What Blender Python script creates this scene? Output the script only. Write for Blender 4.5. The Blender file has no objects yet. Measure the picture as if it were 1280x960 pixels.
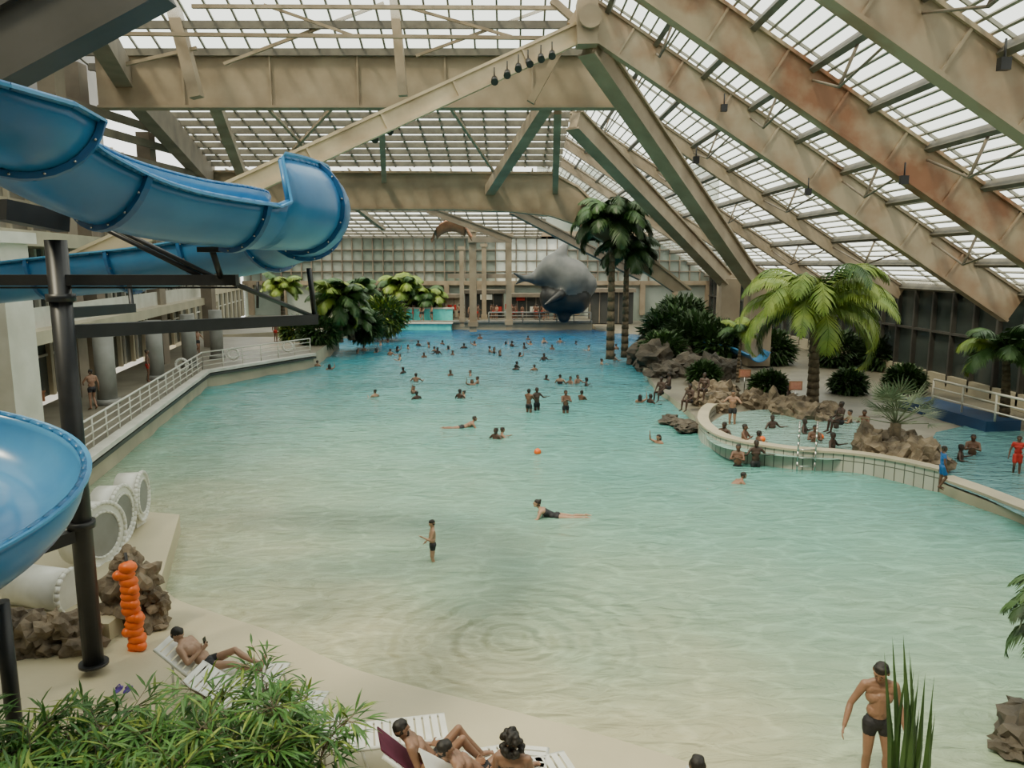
import bpy, bmesh, math, random
import numpy as np
from mathutils import Vector, Matrix, noise
random.seed(7)
R = random.Random(11)
F = 960.0; TH = math.atan(150/960.0); CZ = 7.2
cT, sT = math.cos(TH), math.sin(TH)
# ---- survey helpers: turn a measured bearing into a real position on a level plane / at a given depth
def _d(u, v):
    a = (u-640)/F; b = (480-v)/F
    return Vector((a, cT+b*sT, -sT+b*cT))
def G(u, v, z=0.0):
    d = _d(u, v); t = (z-CZ)/d.z
    return Vector((d.x*t, d.y*t, z))
def A(u, v, Y):
    d = _d(u, v); t = Y/d.y
    return Vector((d.x*t, Y, CZ+d.z*t))

# ---------------------------------------------------------------- materials
def M(name, c1, c2=None, rough=.6, scale=2.0, bump=0.0, metal=0.0, detail=5, contrast=(.35,.65), stretch=None, bscale=None, spec=.5):
    m = bpy.data.materials.new(name); m.use_nodes = True
    nt = m.node_tree; b = nt.nodes['Principled BSDF']
    b.inputs['Roughness'].default_value = rough
    b.inputs['Metallic'].default_value = metal
    b.inputs['Specular IOR Level'].default_value = spec
    b.inputs['Base Color'].default_value = (*c1, 1)
    tc = nt.nodes.new('ShaderNodeTexCoord'); mp = nt.nodes.new('ShaderNodeMapping')
    nt.links.new(tc.outputs['Object'], mp.inputs['Vector'])
    if stretch: mp.inputs['Scale'].default_value = stretch
    if c2:
        n = nt.nodes.new('ShaderNodeTexNoise'); n.inputs['Scale'].default_value = scale; n.inputs['Detail'].default_value = detail
        nt.links.new(mp.outputs[0], n.inputs['Vector'])
        r = nt.nodes.new('ShaderNodeValToRGB')
        r.color_ramp.elements[0].position = contrast[0]; r.color_ramp.elements[0].color = (*c1, 1)
        r.color_ramp.elements[1].position = contrast[1]; r.color_ramp.elements[1].color = (*c2, 1)
        nt.links.new(n.outputs[0], r.inputs[0]); nt.links.new(r.outputs[0], b.inputs['Base Color'])
    if bump:
        n2 = nt.nodes.new('ShaderNodeTexNoise'); n2.inputs['Scale'].default_value = bscale or scale*4; n2.inputs['Detail'].default_value = 6
        nt.links.new(mp.outputs[0], n2.inputs['Vector'])
        bp = nt.nodes.new('ShaderNodeBump'); bp.inputs['Strength'].default_value = bump; bp.inputs['Distance'].default_value = .05
        nt.links.new(n2.outputs[0], bp.inputs['Height']); nt.links.new(bp.outputs[0], b.inputs['Normal'])
    return m

m_beam = M('beam_weathered_paint', (.37,.30,.21), (.235,.18,.12), .7, .6, .2, contrast=(.3,.7), detail=8)
m_beamr = M('beam_rust_stained', (.39,.31,.21), (.25,.115,.06), .7, .55, .2, contrast=(.42,.64), detail=10)
m_beamr2 = M('beam_lightly_rusted', (.38,.31,.22), (.27,.15,.085), .7, .5, .2, contrast=(.46,.72), detail=10)
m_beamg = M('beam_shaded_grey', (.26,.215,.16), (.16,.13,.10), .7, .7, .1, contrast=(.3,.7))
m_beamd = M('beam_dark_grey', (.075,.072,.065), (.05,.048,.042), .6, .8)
m_beam_lit = M('beam_sunlit_cream', (.60,.49,.33), (.37,.28,.18), .65, .8, .1, contrast=(.35,.75), detail=9)  # sunlit look of the inclined beam put into a paler base colour
m_purl = M('purlin_grey', (.17,.155,.12), (.11,.10,.08), .6, 1.5)
m_bar = M('glazing_bar', (.30,.29,.24), (.23,.22,.18), .5, 1.5)
m_white = M('white_paint', (.66,.65,.58), (.54,.53,.46), .45, 1.2)
m_plastic = M('white_plastic', (.78,.78,.72), (.68,.68,.61), .35, 3)
m_cream = M('cream_render', (.48,.43,.31), (.38,.34,.25), .6, .7)
m_deck = M('terrace_tiles', (.23,.21,.16), (.16,.145,.11), .45, .8)
m_sand = M('beach_concrete', (.55,.49,.33), (.47,.42,.28), .55, .5, .08, bscale=14)
m_black = M('black_steel', (.012,.013,.015), (.02,.02,.022), .4, 3)
m_dark = M('dark_interior', (.03,.034,.03), (.055,.055,.05), .5, .5)
m_dglass = M('dark_glass', (.03,.042,.042), (.07,.085,.08), .15, .25)
m_col = M('column_grey', (.27,.27,.25), (.19,.19,.17), .5, 1)
m_bluep = M('walkway_blue', (.012,.045,.12), (.018,.06,.15), .4, 1)
m_slide = M('slide_blue_fibreglass', (.026,.15,.36), (.052,.22,.45), .28, 1.2, contrast=(.3,.8))
m_slide_in = M('slide_blue_inner', (.06,.26,.52), (.09,.33,.60), .22, 1.0)
m_slide_fl = M('slide_flange', (.015,.09,.24), (.02,.11,.28), .35, 2)
m_rock = M('rock', (.28,.22,.15), (.08,.062,.045), .85, 2.2, .7, contrast=(.3,.7), bscale=9)
m_rockd = M('rock_dark', (.12,.10,.075), (.045,.04,.032), .85, 1.4, .6, bscale=6)
m_trunk = M('palm_trunk', (.17,.13,.08), (.09,.07,.045), .85, 6, .4)
m_leafy = M('leaf_yellow_green', (.25,.33,.045), (.12,.21,.03), .5, 1.2)
m_leaf = M('leaf_green', (.06,.135,.03), (.028,.075,.018), .5, 1.5)
m_leafd = M('leaf_dark', (.03,.065,.02), (.04,.085,.025), .5, 1.5)
m_bamb = M('bamboo_leaf', (.085,.21,.035), (.035,.115,.02), .45, 4)
m_orange = M('orange_plastic', (.85,.16,.015), (.75,.12,.01), .35, 3)
m_red = M('red_cloth', (.45,.025,.015), (.36,.02,.015), .7, 3)
m_tan = M('sign_tan', (.42,.20,.10), (.34,.15,.08), .6, 3)
m_steel = M('stainless', (.50,.50,.47), None, .25, metal=.9)
m_cyan = M('cyan_lit_tile', (.10,.62,.62), (.16,.75,.72), .3, 2)  # glow of the cyan-lit basin put into the tile colour
m_mar = M('maroon_towel', (.10,.015,.04), (.14,.02,.05), .9, 6)
m_purple = M('purple_rubber', (.10,.05,.30), (.08,.04,.25), .6, 6)
m_wgrey = M('whale_grey', (.075,.08,.08), (.13,.135,.13), .5, .6)
m_wblk = M('whale_black', (.014,.015,.016), (.03,.03,.03), .35, .8)
m_phone = M('phone_black', (.01,.01,.01), None, .2)
m_clothk = M('cloth_black', (.012,.012,.015), (.02,.02,.025), .7, 8)
m_clothb = M('cloth_blue', (.03,.16,.45), (.02,.12,.38), .7, 8)
m_hair = M('hair_black', (.010,.008,.007), (.022,.017,.013), .6, 30)
m_lips = M('lips', (.30,.10,.08), None, .5)
m_eye = M('eye_dark', (.02,.015,.012), None, .2)
def skin(n, c): return M(n, c, tuple(x*.82 for x in c), .5, 6, .05)
sk_tan = skin('skin_tan', (.30,.165,.105)); sk_light = skin('skin_light', (.44,.265,.175)); sk_brown = skin('skin_brown', (.15,.075,.045)); sk_dark = skin('skin_dark', (.06,.032,.022))

# glazing : translucent multiwall sheet, light passes straight through plus some diffusion
m_glz = bpy.data.materials.new('translucent_glazing'); m_glz.use_nodes = True
nt = m_glz.node_tree; nt.nodes.clear()
o = nt.nodes.new('ShaderNodeOutputMaterial'); mx = nt.nodes.new('ShaderNodeMixShader'); tr = nt.nodes.new('ShaderNodeBsdfTransparent'); tl = nt.nodes.new('ShaderNodeBsdfTranslucent')
tr.inputs[0].default_value = (.91,.94,.90,1); tl.inputs[0].default_value = (.88,.92,.87,1)
nz = nt.nodes.new('ShaderNodeTexNoise'); nz.inputs['Scale'].default_value = .5
mr = nt.nodes.new('ShaderNodeMapRange'); mr.inputs['To Min'].default_value = .05; mr.inputs['To Max'].default_value = .32
tc = nt.nodes.new('ShaderNodeTexCoord'); nt.links.new(tc.outputs['Object'], nz.inputs['Vector'])
nt.links.new(nz.outputs[0], mr.inputs['Value']); nt.links.new(mr.outputs[0], mx.inputs[0])
nt.links.new(tr.outputs[0], mx.inputs[1]); nt.links.new(tl.outputs[0], mx.inputs[2]); nt.links.new(mx.outputs[0], o.inputs[0])

# tile wall
m_tile = bpy.data.materials.new('white_tile_wall'); m_tile.use_nodes = True
nt = m_tile.node_tree; b = nt.nodes['Principled BSDF']; br = nt.nodes.new('ShaderNodeTexBrick')
br.inputs['Color1'].default_value = (.56,.55,.47,1); br.inputs['Color2'].default_value = (.47,.46,.39,1); br.inputs['Mortar'].default_value = (.12,.12,.10,1)
br.offset = 0; br.inputs['Scale'].default_value = 1; br.inputs['Brick Width'].default_value = .33; br.inputs['Row Height'].default_value = .75; br.inputs['Mortar Size'].default_value = .018
nt.links.new(br.outputs[0], b.inputs['Base Color']); b.inputs['Roughness'].default_value = .3
uv = nt.nodes.new('ShaderNodeUVMap'); nt.links.new(uv.outputs[0], br.inputs['Vector'])

def water_mat(name, stops, bumps=1.0, rough=.05, ring=None):
    m = bpy.data.materials.new(name); m.use_nodes = True
    nt = m.node_tree; b = nt.nodes['Principled BSDF']; N=nt.nodes.new; Lk=nt.links.new
    at = N('ShaderNodeAttribute'); at.attribute_name = 'depth'
    rp = N('ShaderNodeValToRGB'); els = rp.color_ramp.elements
    els[0].position = stops[0][0]; els[0].color = (*stops[0][1],1); els[1].position = stops[-1][0]; els[1].color = (*stops[-1][1],1)
    for p,c in stops[1:-1]:
        e = els.new(p); e.color = (*c,1)
    tc = N('ShaderNodeTexCoord')
    n0 = N('ShaderNodeTexNoise'); n0.inputs['Scale'].default_value = .22; n0.inputs['Detail'].default_value = 3
    Lk(tc.outputs['Object'], n0.inputs['Vector'])
    ad = N('ShaderNodeMath'); ad.operation = 'MULTIPLY_ADD'; ad.inputs[1].default_value = .10
    Lk(n0.outputs[0], ad.inputs[0]); Lk(at.outputs['Fac'], ad.inputs[2])
    sb = N('ShaderNodeMath'); sb.operation = 'SUBTRACT'; sb.inputs[1].default_value = .05
    Lk(ad.outputs[0], sb.inputs[0]); Lk(sb.outputs[0], rp.inputs[0])
    vo = N('ShaderNodeTexVoronoi'); vo.feature = 'DISTANCE_TO_EDGE'; vo.inputs['Scale'].default_value = 2.1
    n3 = N('ShaderNodeTexNoise'); n3.inputs['Scale'].default_value = 1.1; n3.inputs['Detail'].default_value = 4
    mq = N('ShaderNodeMapping'); mq.inputs['Scale'].default_value = (.6,1.4,1); Lk(tc.outputs['Object'], mq.inputs[0])
    Lk(mq.outputs[0], n3.inputs['Vector'])
    vm = N('ShaderNodeMixRGB'); vm.inputs[0].default_value = .45
    Lk(mq.outputs[0], vm.inputs[1]); Lk(n3.outputs['Color'], vm.inputs[2]); Lk(vm.outputs[0], vo.inputs['Vector'])
    cr = N('ShaderNodeMapRange'); cr.inputs['From Max'].default_value = .10; cr.inputs['To Min'].default_value = 1.16; cr.inputs['To Max'].default_value = .96  # caustic light net painted into the water colour, brighter along cell edges
    Lk(vo.outputs['Distance'], cr.inputs['Value'])
    hs = N('ShaderNodeHueSaturation'); Lk(rp.outputs[0], hs.inputs['Color']); Lk(cr.outputs[0], hs.inputs['Value'])
    Lk(hs.outputs[0], b.inputs['Base Color'])
    b.inputs['Roughness'].default_value = rough; b.inputs['IOR'].default_value = 1.33
    n1 = N('ShaderNodeTexNoise'); n1.inputs['Scale'].default_value = 1.7; n1.inputs['Detail'].default_value = 6; n1.inputs['Distortion'].default_value = .6
    mp = N('ShaderNodeMapping'); mp.inputs['Scale'].default_value = (.7,1.7,1); Lk(tc.outputs['Object'], mp.inputs[0]); Lk(mp.outputs[0], n1.inputs['Vector'])
    h = n1.outputs[0]
    if ring:
        sx = N('ShaderNodeVectorMath'); sx.operation='SUBTRACT'; sx.inputs[1].default_value=ring; Lk(tc.outputs['Object'], sx.inputs[0])
        nn = N('ShaderNodeVectorMath'); nn.operation='LENGTH'; Lk(sx.outputs[0], nn.inputs[0])
        wob = N('ShaderNodeMath'); wob.operation='MULTIPLY_ADD'; wob.inputs[1].default_value=.55; Lk(n3.outputs[0], wob.inputs[0]); Lk(nn.outputs['Value'], wob.inputs[2])
        ml = N('ShaderNodeMath'); ml.operation='MULTIPLY'; ml.inputs[1].default_value=11.0; Lk(wob.outputs[0], ml.inputs[0])
        sn = N('ShaderNodeMath'); sn.operation='SINE'; Lk(ml.outputs[0], sn.inputs[0])
        fo = N('ShaderNodeMapRange'); fo.inputs['From Min'].default_value=.5; fo.inputs['From Max'].default_value=5.5; fo.inputs['To Min'].default_value=.30; fo.inputs['To Max'].default_value=0
        Lk(nn.outputs['Value'], fo.inputs['Value'])
        mu = N('ShaderNodeMath'); mu.operation='MULTIPLY_ADD'; Lk(sn.outputs[0], mu.inputs[0]); Lk(fo.outputs[0], mu.inputs[1]); Lk(h, mu.inputs[2]); h = mu.outputs[0]
    bp = N('ShaderNodeBump'); bp.inputs['Strength'].default_value = 1.0*bumps; bp.inputs['Distance'].default_value = .20
    Lk(h, bp.inputs['Height']); Lk(bp.outputs[0], b.inputs['Normal'])
    return m
rc = G(640,800,0)
m_water = water_mat('pool_water', [(0,(.46,.45,.29)),(.05,(.28,.385,.27)),(.14,(.165,.35,.28)),(.28,(.09,.31,.30)),(.48,(.042,.235,.31)),(.68,(.017,.13,.25)),(.90,(.005,.05,.155))], ring=(rc.x,rc.y,0))
m_water2 = water_mat('kids_pool_water', [(0,(.25,.40,.36)),(1,(.09,.23,.25))])

# ---------------------------------------------------------------- mesh builder
class MB:
    def __init__(s): s.v=[]; s.f=[]; s.m=[]; s.sm=[]; s.uv={}
    def add(s, vs, fs, mi=0, smooth=False):
        o=len(s.v); s.v += [tuple(x) for x in vs]
        for f in fs: s.f.append([o+i for i in f]); s.m.append(mi); s.sm.append(smooth)
    def box(s, c, size, mi=0, rz=0):
        c=Vector(c); hx,hy,hz=[k/2 for k in size]; rot=Matrix.Rotation(rz,3,'Z')
        vs=[c+rot@Vector((x*hx,y*hy,z*hz)) for x in(-1,1) for y in(-1,1) for z in(-1,1)]
        s.add(vs,[(0,1,3,2),(4,6,7,5),(0,4,5,1),(2,3,7,6),(0,2,6,4),(1,5,7,3)],mi)
    def beam(s, p0, p1, w, h, mi=0, up=(0,0,1)):
        p0=Vector(p0); p1=Vector(p1); d=(p1-p0).normalized(); up=Vector(up)
        if abs(d.dot(up))>.98: up=Vector((0,1,0))
        sd=d.cross(up).normalized(); u2=sd.cross(d).normalized()
        vs=[p+sd*a*w/2+u2*b*h/2 for p in(p0,p1) for a in(-1,1) for b in(-1,1)]
        s.add(vs,[(0,1,3,2),(4,6,7,5),(0,4,5,1),(2,3,7,6),(0,2,6,4),(1,5,7,3)],mi)
    def ibeam(s, p0, p1, w, h, mi=0, stiff=0):
        p0=Vector(p0); p1=Vector(p1); d=(p1-p0).normalized(); sd=d.cross(Vector((0,0,1))).normalized(); u2=sd.cross(d).normalized()
        s.beam(p0,p1,w*.62,h,mi)
        for k in(-1,1): s.beam(p0+u2*k*(h/2-.05),p1+u2*k*(h/2-.05),w,.12,mi)
        if stiff:
            L=(p1-p0).length; n=int(L/stiff)
            for i in range(1,n):
                c=p0+d*(i*stiff); s.beam(c-u2*(h/2-.1),c+u2*(h/2-.1),w*.9,.09,mi,up=d)
    def cyl(s, p0, p1, r0, r1=None, n=12, mi=0, caps=True, smooth=True):
        if r1 is None: r1=r0
        p0=Vector(p0); p1=Vector(p1); d=(p1-p0).normalized()
        up=Vector((0,0,1)) if abs(d.z)<.95 else Vector((1,0,0))
        a=d.cross(up).normalized(); b=d.cross(a)
        vs=[]
        for p,r in((p0,r0),(p1,r1)):
            for i in range(n):
                t=2*math.pi*i/n; vs.append(p+(a*math.cos(t)+b*math.sin(t))*r)
        s.add(vs,[(i,(i+1)%n,n+(i+1)%n,n+i) for i in range(n)],mi,smooth)
        if caps:
            o=len(s.v)-2*n
            s.f.append([o+i for i in range(n)][::-1]); s.m.append(mi); s.sm.append(False)
            s.f.append([o+n+i for i in range(n)]); s.m.append(mi); s.sm.append(False)
    def tube(s, pts, r, n=8, mi=0):
        for a,b in zip(pts[:-1],pts[1:]): s.cyl(a,b,r,r,n,mi)
    def sphere(s, c, r, mi=0, sc=(1,1,1), sub=2, nz=0, seed=0, smooth=True):
        V,Fc=ico(sub); c=Vector(c); vs=[]
        for v in V:
            k=1.0
            if nz: k=1+nz*noise.noise(v*1.7+Vector((seed,seed*.7,seed*1.3)))+nz*.45*noise.noise(v*4+Vector((seed,0,seed)))
            vs.append(c+Vector((v.x*sc[0],v.y*sc[1],v.z*sc[2]))*r*k)
        s.add(vs,Fc,mi,smooth)
    def poly(s, pts, z0, z1, mi=0, mi_side=None):
        n=len(pts); vs=[(p[0],p[1],z1) for p in pts]+[(p[0],p[1],z0) for p in pts]
        s.add(vs,[list(range(n))],mi)
        o=len(s.v)-2*n
        for i in range(n):
            j=(i+1)%n; s.f.append([o+i,o+n+i,o+n+j,o+j]); s.m.append(mi if mi_side is None else mi_side); s.sm.append(False)
    def obj(s, name, mats):
        me=bpy.data.meshes.new(name); me.from_pydata(s.v,[],s.f); 
        for m in mats: me.materials.append(m)
        me.polygons.foreach_set('material_index',s.m); me.polygons.foreach_set('use_smooth',s.sm); me.update()
        ob=bpy.data.objects.new(name,me); bpy.context.scene.collection.objects.link(ob); return ob
_ico={}
def ico(sub):
    if sub not in _ico:
        bm=bmesh.new(); bmesh.ops.create_icosphere(bm,subdivisions=sub,radius=1)
        _ico[sub]=([v.co.copy() for v in bm.verts],[[v.index for v in f.verts] for f in bm.faces]); bm.free()
    return _ico[sub]
def catmull(pts, k=8):
    P=[Vector(p) for p in pts]; P=[P[0]*2-P[1]]+P+[P[-1]*2-P[-2]]; out=[]
    for i in range(1,len(P)-2):
        for j in range(k):
            t=j/k; a,b,c,d=P[i-1],P[i],P[i+1],P[i+2]
            out.append(.5*((2*b)+(c-a)*t+(2*a-5*b+4*c-d)*t*t+(3*b-a-3*c+d)*t**3))
    out.append(P[-2]); return out

# ---------------------------------------------------------------- camera / light
cam=bpy.data.cameras.new('camera'); cam.lens=27; cam.sensor_width=36; cam.clip_end=500
co=bpy.data.objects.new('camera',cam); co.location=(0,0,CZ); co.rotation_euler=(math.pi/2-TH,0,0)
bpy.context.scene.collection.objects.link(co); bpy.context.scene.camera=co
w=bpy.data.worlds.new('world'); bpy.context.scene.world=w; w.use_nodes=True
bg=w.node_tree.nodes['Background']; bg.inputs[0].default_value=(.96,.975,.91,1); bg.inputs[1].default_value=2.6
sl=bpy.data.lights.new('sun','SUN'); sl.energy=4.6; sl.angle=.18; sl.color=(1,.87,.64)
so=bpy.data.objects.new('sun',sl); so.rotation_euler=Vector((.40,.36,-.85)).to_track_quat('-Z','Y').to_euler(); so.location=(0,0,40)
bpy.context.scene.collection.objects.link(so)

# ================================================================= ROOF
def zr(x): return 18.9-0.638*(x-3.5)
XE=24.0
for i,(Y,mat) in enumerate([(36,m_beamr2),(28.8,m_beamr),(21.4,m_beamr2),(13.6,m_beamr),(6,m_beam)]):
    mb=MB(); n=Vector((.638,0,1)).normalized()*(-.85)
    mb.ibeam(Vector((3.3,Y,zr(3.3)))+n,Vector((XE-.1,Y,zr(XE-.1)))+n,.6,1.5,0,2.6)
    mb.obj('roof_rafter',[mat])
for Y in (47,58,69,80):
    mb=MB(); n=Vector((.638,0,1)).normalized()*(-.5)
    mb.ibeam(Vector((3.5,Y,zr(3.5)))+n,Vector((XE-.1,Y,zr(XE-.1)))+n,.45,.8,0)
    mb.obj('roof_rafter',[m_beam])
mb=MB()
def sheet(mb,a,b,c,d): mb.add([a,b,c,d],[(0,1,2,3)],0)
sheet(mb,(3.5,-2,zr(3.5)+.1),(XE,-2,zr(XE)+.1),(XE,95,zr(XE)+.1),(3.5,95,zr(3.5)+.1))
def zl1(Y): return 17.45+.45*(40-Y) if Y>28 else 22.85
def zl2(Y): return 14.25+.2*(58-Y)
def zl3(Y): return 10.4+.1*(95-Y)
sheet(mb,(-22,28,zl1(28.01)),(3.5,28,zl1(28.01)),(3.5,40,zl1(40)),(-20.5,40,zl1(40)))
sheet(mb,(-22,-2,22.85),(3.5,-2,22.85),(3.5,28,22.85),(-22,28,22.85))
sheet(mb,(-21,41,zl2(41)),(3.5,41,zl2(41)),(3.5,58,zl2(58)),(-23,58,zl2(58)))
sheet(mb,(-24,58,zl3(58)),(3.5,58,zl3(58)),(3.5,95,zl3(95)),(-30,95,zl3(95)))
mb.obj('ceiling_glazing',[m_glz])
mb=MB(); mp_=MB()
L=math.hypot(XE-3.5,(XE-3.5)*.638); dx=1/math.hypot(1,.638)
s_=0.0
while s_<L:
    x=3.5+s_*dx; 
    mb.beam((x,-2,zr(x)),(x,95,zr(x)),.085,.07,0,up=(.638,0,1)); s_+=.51
s_=.9
while s_<L:
    x=3.5+s_*dx
    mp_.beam((x,-2,zr(x)-.2),(x,95,zr(x)-.2),.22,.36,0,up=(.638,0,1)); s_+=2.55
for Y in np.arange(2.3,95,3.7):
    mb.beam((3.5,Y,zr(3.5)+.02),(XE,Y,zr(XE)+.02),.07,.10,0)
for x in np.arange(-20.5,3.6,1.1):
    mb.beam((x,28,zl1(28.01)),(x,40,zl1(40)),.09,.1); mb.beam((x,-2,22.85),(x,28,22.85),.09,.1)
for x in np.arange(-22,3.6,1.35):
    mb.beam((x,41,zl2(41)),(x,58,zl2(58)),.13,.12)
for x in np.arange(-27,3.6,1.5):
    mb.beam((x,58,zl3(58)),(x,95,zl3(95)),.12,.1)
for Y in (39.6,37.9,36.0,34,31.5,29):
    mp_.beam((-21,Y,zl1(Y)-.2),(3.5,Y,zl1(Y)-.2),.18,.34)
for Y in np.arange(42,58,1.25):
    mp_.beam((-22,Y,zl2(Y)-.14),(3.5,Y,zl2(Y)-.14),.26,.34)
for Y in np.arange(60,95,2.6):
    mp_.beam((-26,Y,zl3(Y)-.12),(3.5,Y,zl3(Y)-.12),.24,.26)
mb.obj('ceiling_glazing_bars',[m_bar]); mp_.obj('ceiling_purlins',[m_purl])
mb=MB()
for Ya,Yb in((36,28.8),(28.8,21.4),(21.4,13.6),(13.6,6),(47,36),(58,47)):
    for j in range(1,8,2):
        x=3.5+(.9+2.55*j)*dx
        if x>XE: continue
        Ym=(Ya+Yb)/2; top=Vector((x,Ym,zr(x)-.35)); bot=top+Vector((-.5,0,-1.3))
        mb.cyl(top,bot,.055,n=6); mb.cyl(bot,(x,Ya,zr(x)-.6),.045,n=6); mb.cyl(bot,(x,Yb,zr(x)-.6),.045,n=6)
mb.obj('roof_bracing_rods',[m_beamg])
mb=MB(); mb.ibeam((-20.5,40,16.15),(5.6,40,16.15),.8,2.6,0,4.3); mb.obj('roof_girder',[m_beam])
prof=[A(u,v,58) for u,v in((262,215),(690,217),(722,234),(760,272),(802,315),(862,362),(842,364),(792,330),(752,300),(720,280),(688,269),(640,264),(560,261),(420,261),(330,261),(262,266))]
mb=MB(); n=len(prof); vs=[p+Vector((0,-.4,0)) for p in prof]+[p+Vector((0,.4,0)) for p in prof]
mb.add(vs,[list(range(n)),list(range(n,2*n))[::-1]]+[(i,n+i,n+(i+1)%n,(i+1)%n) for i in range(n)])
for a,b in zip(prof[0:5],prof[1:6]): mb.beam(a,b,1.1,.16)
for a,b in zip(prof[6:-1],prof[7:]): mb.beam(a,b,1.1,.16)
mb.obj('roof_arched_girder',[m_beam])
mb=MB(); a=A(738,34,36); b=A(60,345,30)
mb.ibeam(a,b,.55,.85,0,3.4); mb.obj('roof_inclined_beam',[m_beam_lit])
mb=MB(); mb.beam(A(735,8,36)-Vector((.1,.5,0)),A(735,62,36)-Vector((.1,.5,0)),.9,.9)
mb.cyl(A(735,30,36)+Vector((0,-1.2,0)),A(735,30,36)+Vector((0,.4,0)),.5,n=16)
mb.obj('roof_node_joint',[m_beam])
mb=MB(); mb.ibeam(A(190,-40,13),A(-160,150,13),.6,1.05,0); mb.obj('roof_rafter',[m_beamd])
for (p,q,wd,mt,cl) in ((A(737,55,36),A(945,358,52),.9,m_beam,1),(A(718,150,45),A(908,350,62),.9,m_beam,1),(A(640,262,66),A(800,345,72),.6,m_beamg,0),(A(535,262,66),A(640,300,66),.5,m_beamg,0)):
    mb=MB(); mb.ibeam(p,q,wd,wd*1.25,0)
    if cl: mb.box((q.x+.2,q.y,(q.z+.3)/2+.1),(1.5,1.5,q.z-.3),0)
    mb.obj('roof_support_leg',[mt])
mb=MB()
for (u0,v0,u1,v1,Y,wd) in ((212,-10,246,122,38,.55),(492,-10,504,120,38,.42),(663,128,712,40,38.5,.35),(120,42,720,48,37,.16),(240,8,700,10,36,.16),(150,82,246,60,38,.15),(280,80,480,4,38,.14),(330,6,440,44,37,.12),(505,8,640,46,37,.12),(520,70,700,4,38,.12),(690,0,735,40,36,.3)):
    mb.beam(A(u0,v0,Y),A(u1,v1,Y),wd,wd)
for (u0,v0,Y0,u1,v1,Y1,wd) in ((476,128,40.8,480,226,57.5,.35),(612,238,57.6,690,118,41,.7),(268,128,40.8,306,228,57.6,.6),(697,138,41,694,240,57.5,.4),(330,130,41,420,226,57.5,.16),(420,130,41,330,226,57.5,.16),(560,130,41,625,226,57.5,.16),(420,240,58.5,480,286,72,.35)):
    mb.beam(A(u0,v0,Y0),A(u1,v1,Y1),wd,wd)
mb.obj('roof_truss_bracing',[m_beam])
mb=MB()
mb.beam(A(155,100,40),A(262,222,58),.8,1.6); mb.beam(A(100,0,30),A(155,95,40),.8,1.2)
for (u,Y,zt) in ((100,36,17),(128,40,17),(268,58,14),(205,48,15)):
    p=A(u,330,Y); mb.box((p.x-.6,Y,zt/2+.5),(.8,.8,zt-1))
for v in (150,175,205,235): mb.beam(A(60,v-30,36),A(262,v+ (262-v)*.3,57),.25,.4)
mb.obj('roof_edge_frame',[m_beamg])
mb=MB()
for (u,v) in ((690,66),(676,70),(660,76),(648,82),(634,90),(618,98),(490,160),(470,170),(560,120)):
    p=A(u,v,34.5); mb.cyl(p,p+Vector((R.uniform(-.1,.1),-.3,-.22)),.13,.16,n=10); mb.cyl(p,p+Vector((0,0,.45)),.03,n=6)
for (u,v,Y) in ((870,200,35),(905,135,35),(1010,240,35),(1130,225,28),(1255,80,20),(775,225,50)):
    p=A(u,v,Y); mb.box(p,(.26,.2,.30)); mb.cyl(p,p+Vector((0,0,.6)),.03,n=6)
mb.obj('spotlights',[m_black])

# ================================================================= POOL, BEACH, DECKS
shore=[G(*p) for p in ((60,640),(150,650),(188,690),(203,742),(262,768),(335,793),(392,820),(440,840),(520,863),(640,893),(760,925),(870,960),(980,1000),(1100,1050),(1290,1130))]
sh=catmull(shore,6)
NX,NY=230,320; xs=np.linspace(-20.5,23.9,NX); ys=np.linspace(4,86,NY)
X,Y_=np.meshgrid(xs,ys); V=np.stack([X.ravel(),Y_.ravel(),np.zeros(X.size)],1)
S=np.array([[p.x,p.y] for p in sh]); dmin=np.full(len(V),1e9)
for a,b in zip(S[:-1],S[1:]):
    ab=b-a; t=np.clip(((V[:,:2]-a)@ab)/(ab@ab),0,1); d=np.linalg.norm(V[:,:2]-(a+t[:,None]*ab),axis=1); dmin=np.minimum(dmin,d)
x_,y_=V[:,0],V[:,1]
V[:,2]=(.03*np.sin(y_*1.3+.8*np.sin(x_*.35))+.022*np.sin(y_*2.3+x_*1.1+np.sin(x_*.9))+.018*np.sin(x_*2.0-y_*1.6+1.3*np.sin(y_*.5)))*np.clip(dmin/9,0,1)
me=bpy.data.meshes.new('pool_water')
faces=[(j*NX+i,j*NX+i+1,(j+1)*NX+i+1,(j+1)*NX+i) for j in range(NY-1) for i in range(NX-1)]
me.from_pydata(V.tolist(),[],faces); at=me.attributes.new('depth','FLOAT','POINT'); at.data.foreach_set('value',(dmin/78).astype(np.float32))
me.polygons.foreach_set('use_smooth',[True]*len(faces)); me.materials.append(m_water)
bpy.context.scene.collection.objects.link(bpy.data.objects.new('pool_water',me))
mb=MB(); offs=[(-.4,-.03),(0,.012),(.5,.05),(2,.16),(6,.32),(14,.34)]
ctr=Vector((-1.5,22,0)); vs=[]
for p in sh:
    d=(p-ctr); d.z=0; d.normalize()
    for o_,z in offs: vs.append(p+d*o_+Vector((0,0,z)))
K=len(offs)
mb.add(vs,[(i*K+j,i*K+j+1,(i+1)*K+j+1,(i+1)*K+j) for i in range(len(sh)-1) for j in range(K-1)],0,True)
mb.obj('beach_floor',[m_sand])
mb=MB(); mb.box((0,45,-2.2),(160,160,.4)); mb.obj('ground',[m_deck])

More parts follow.
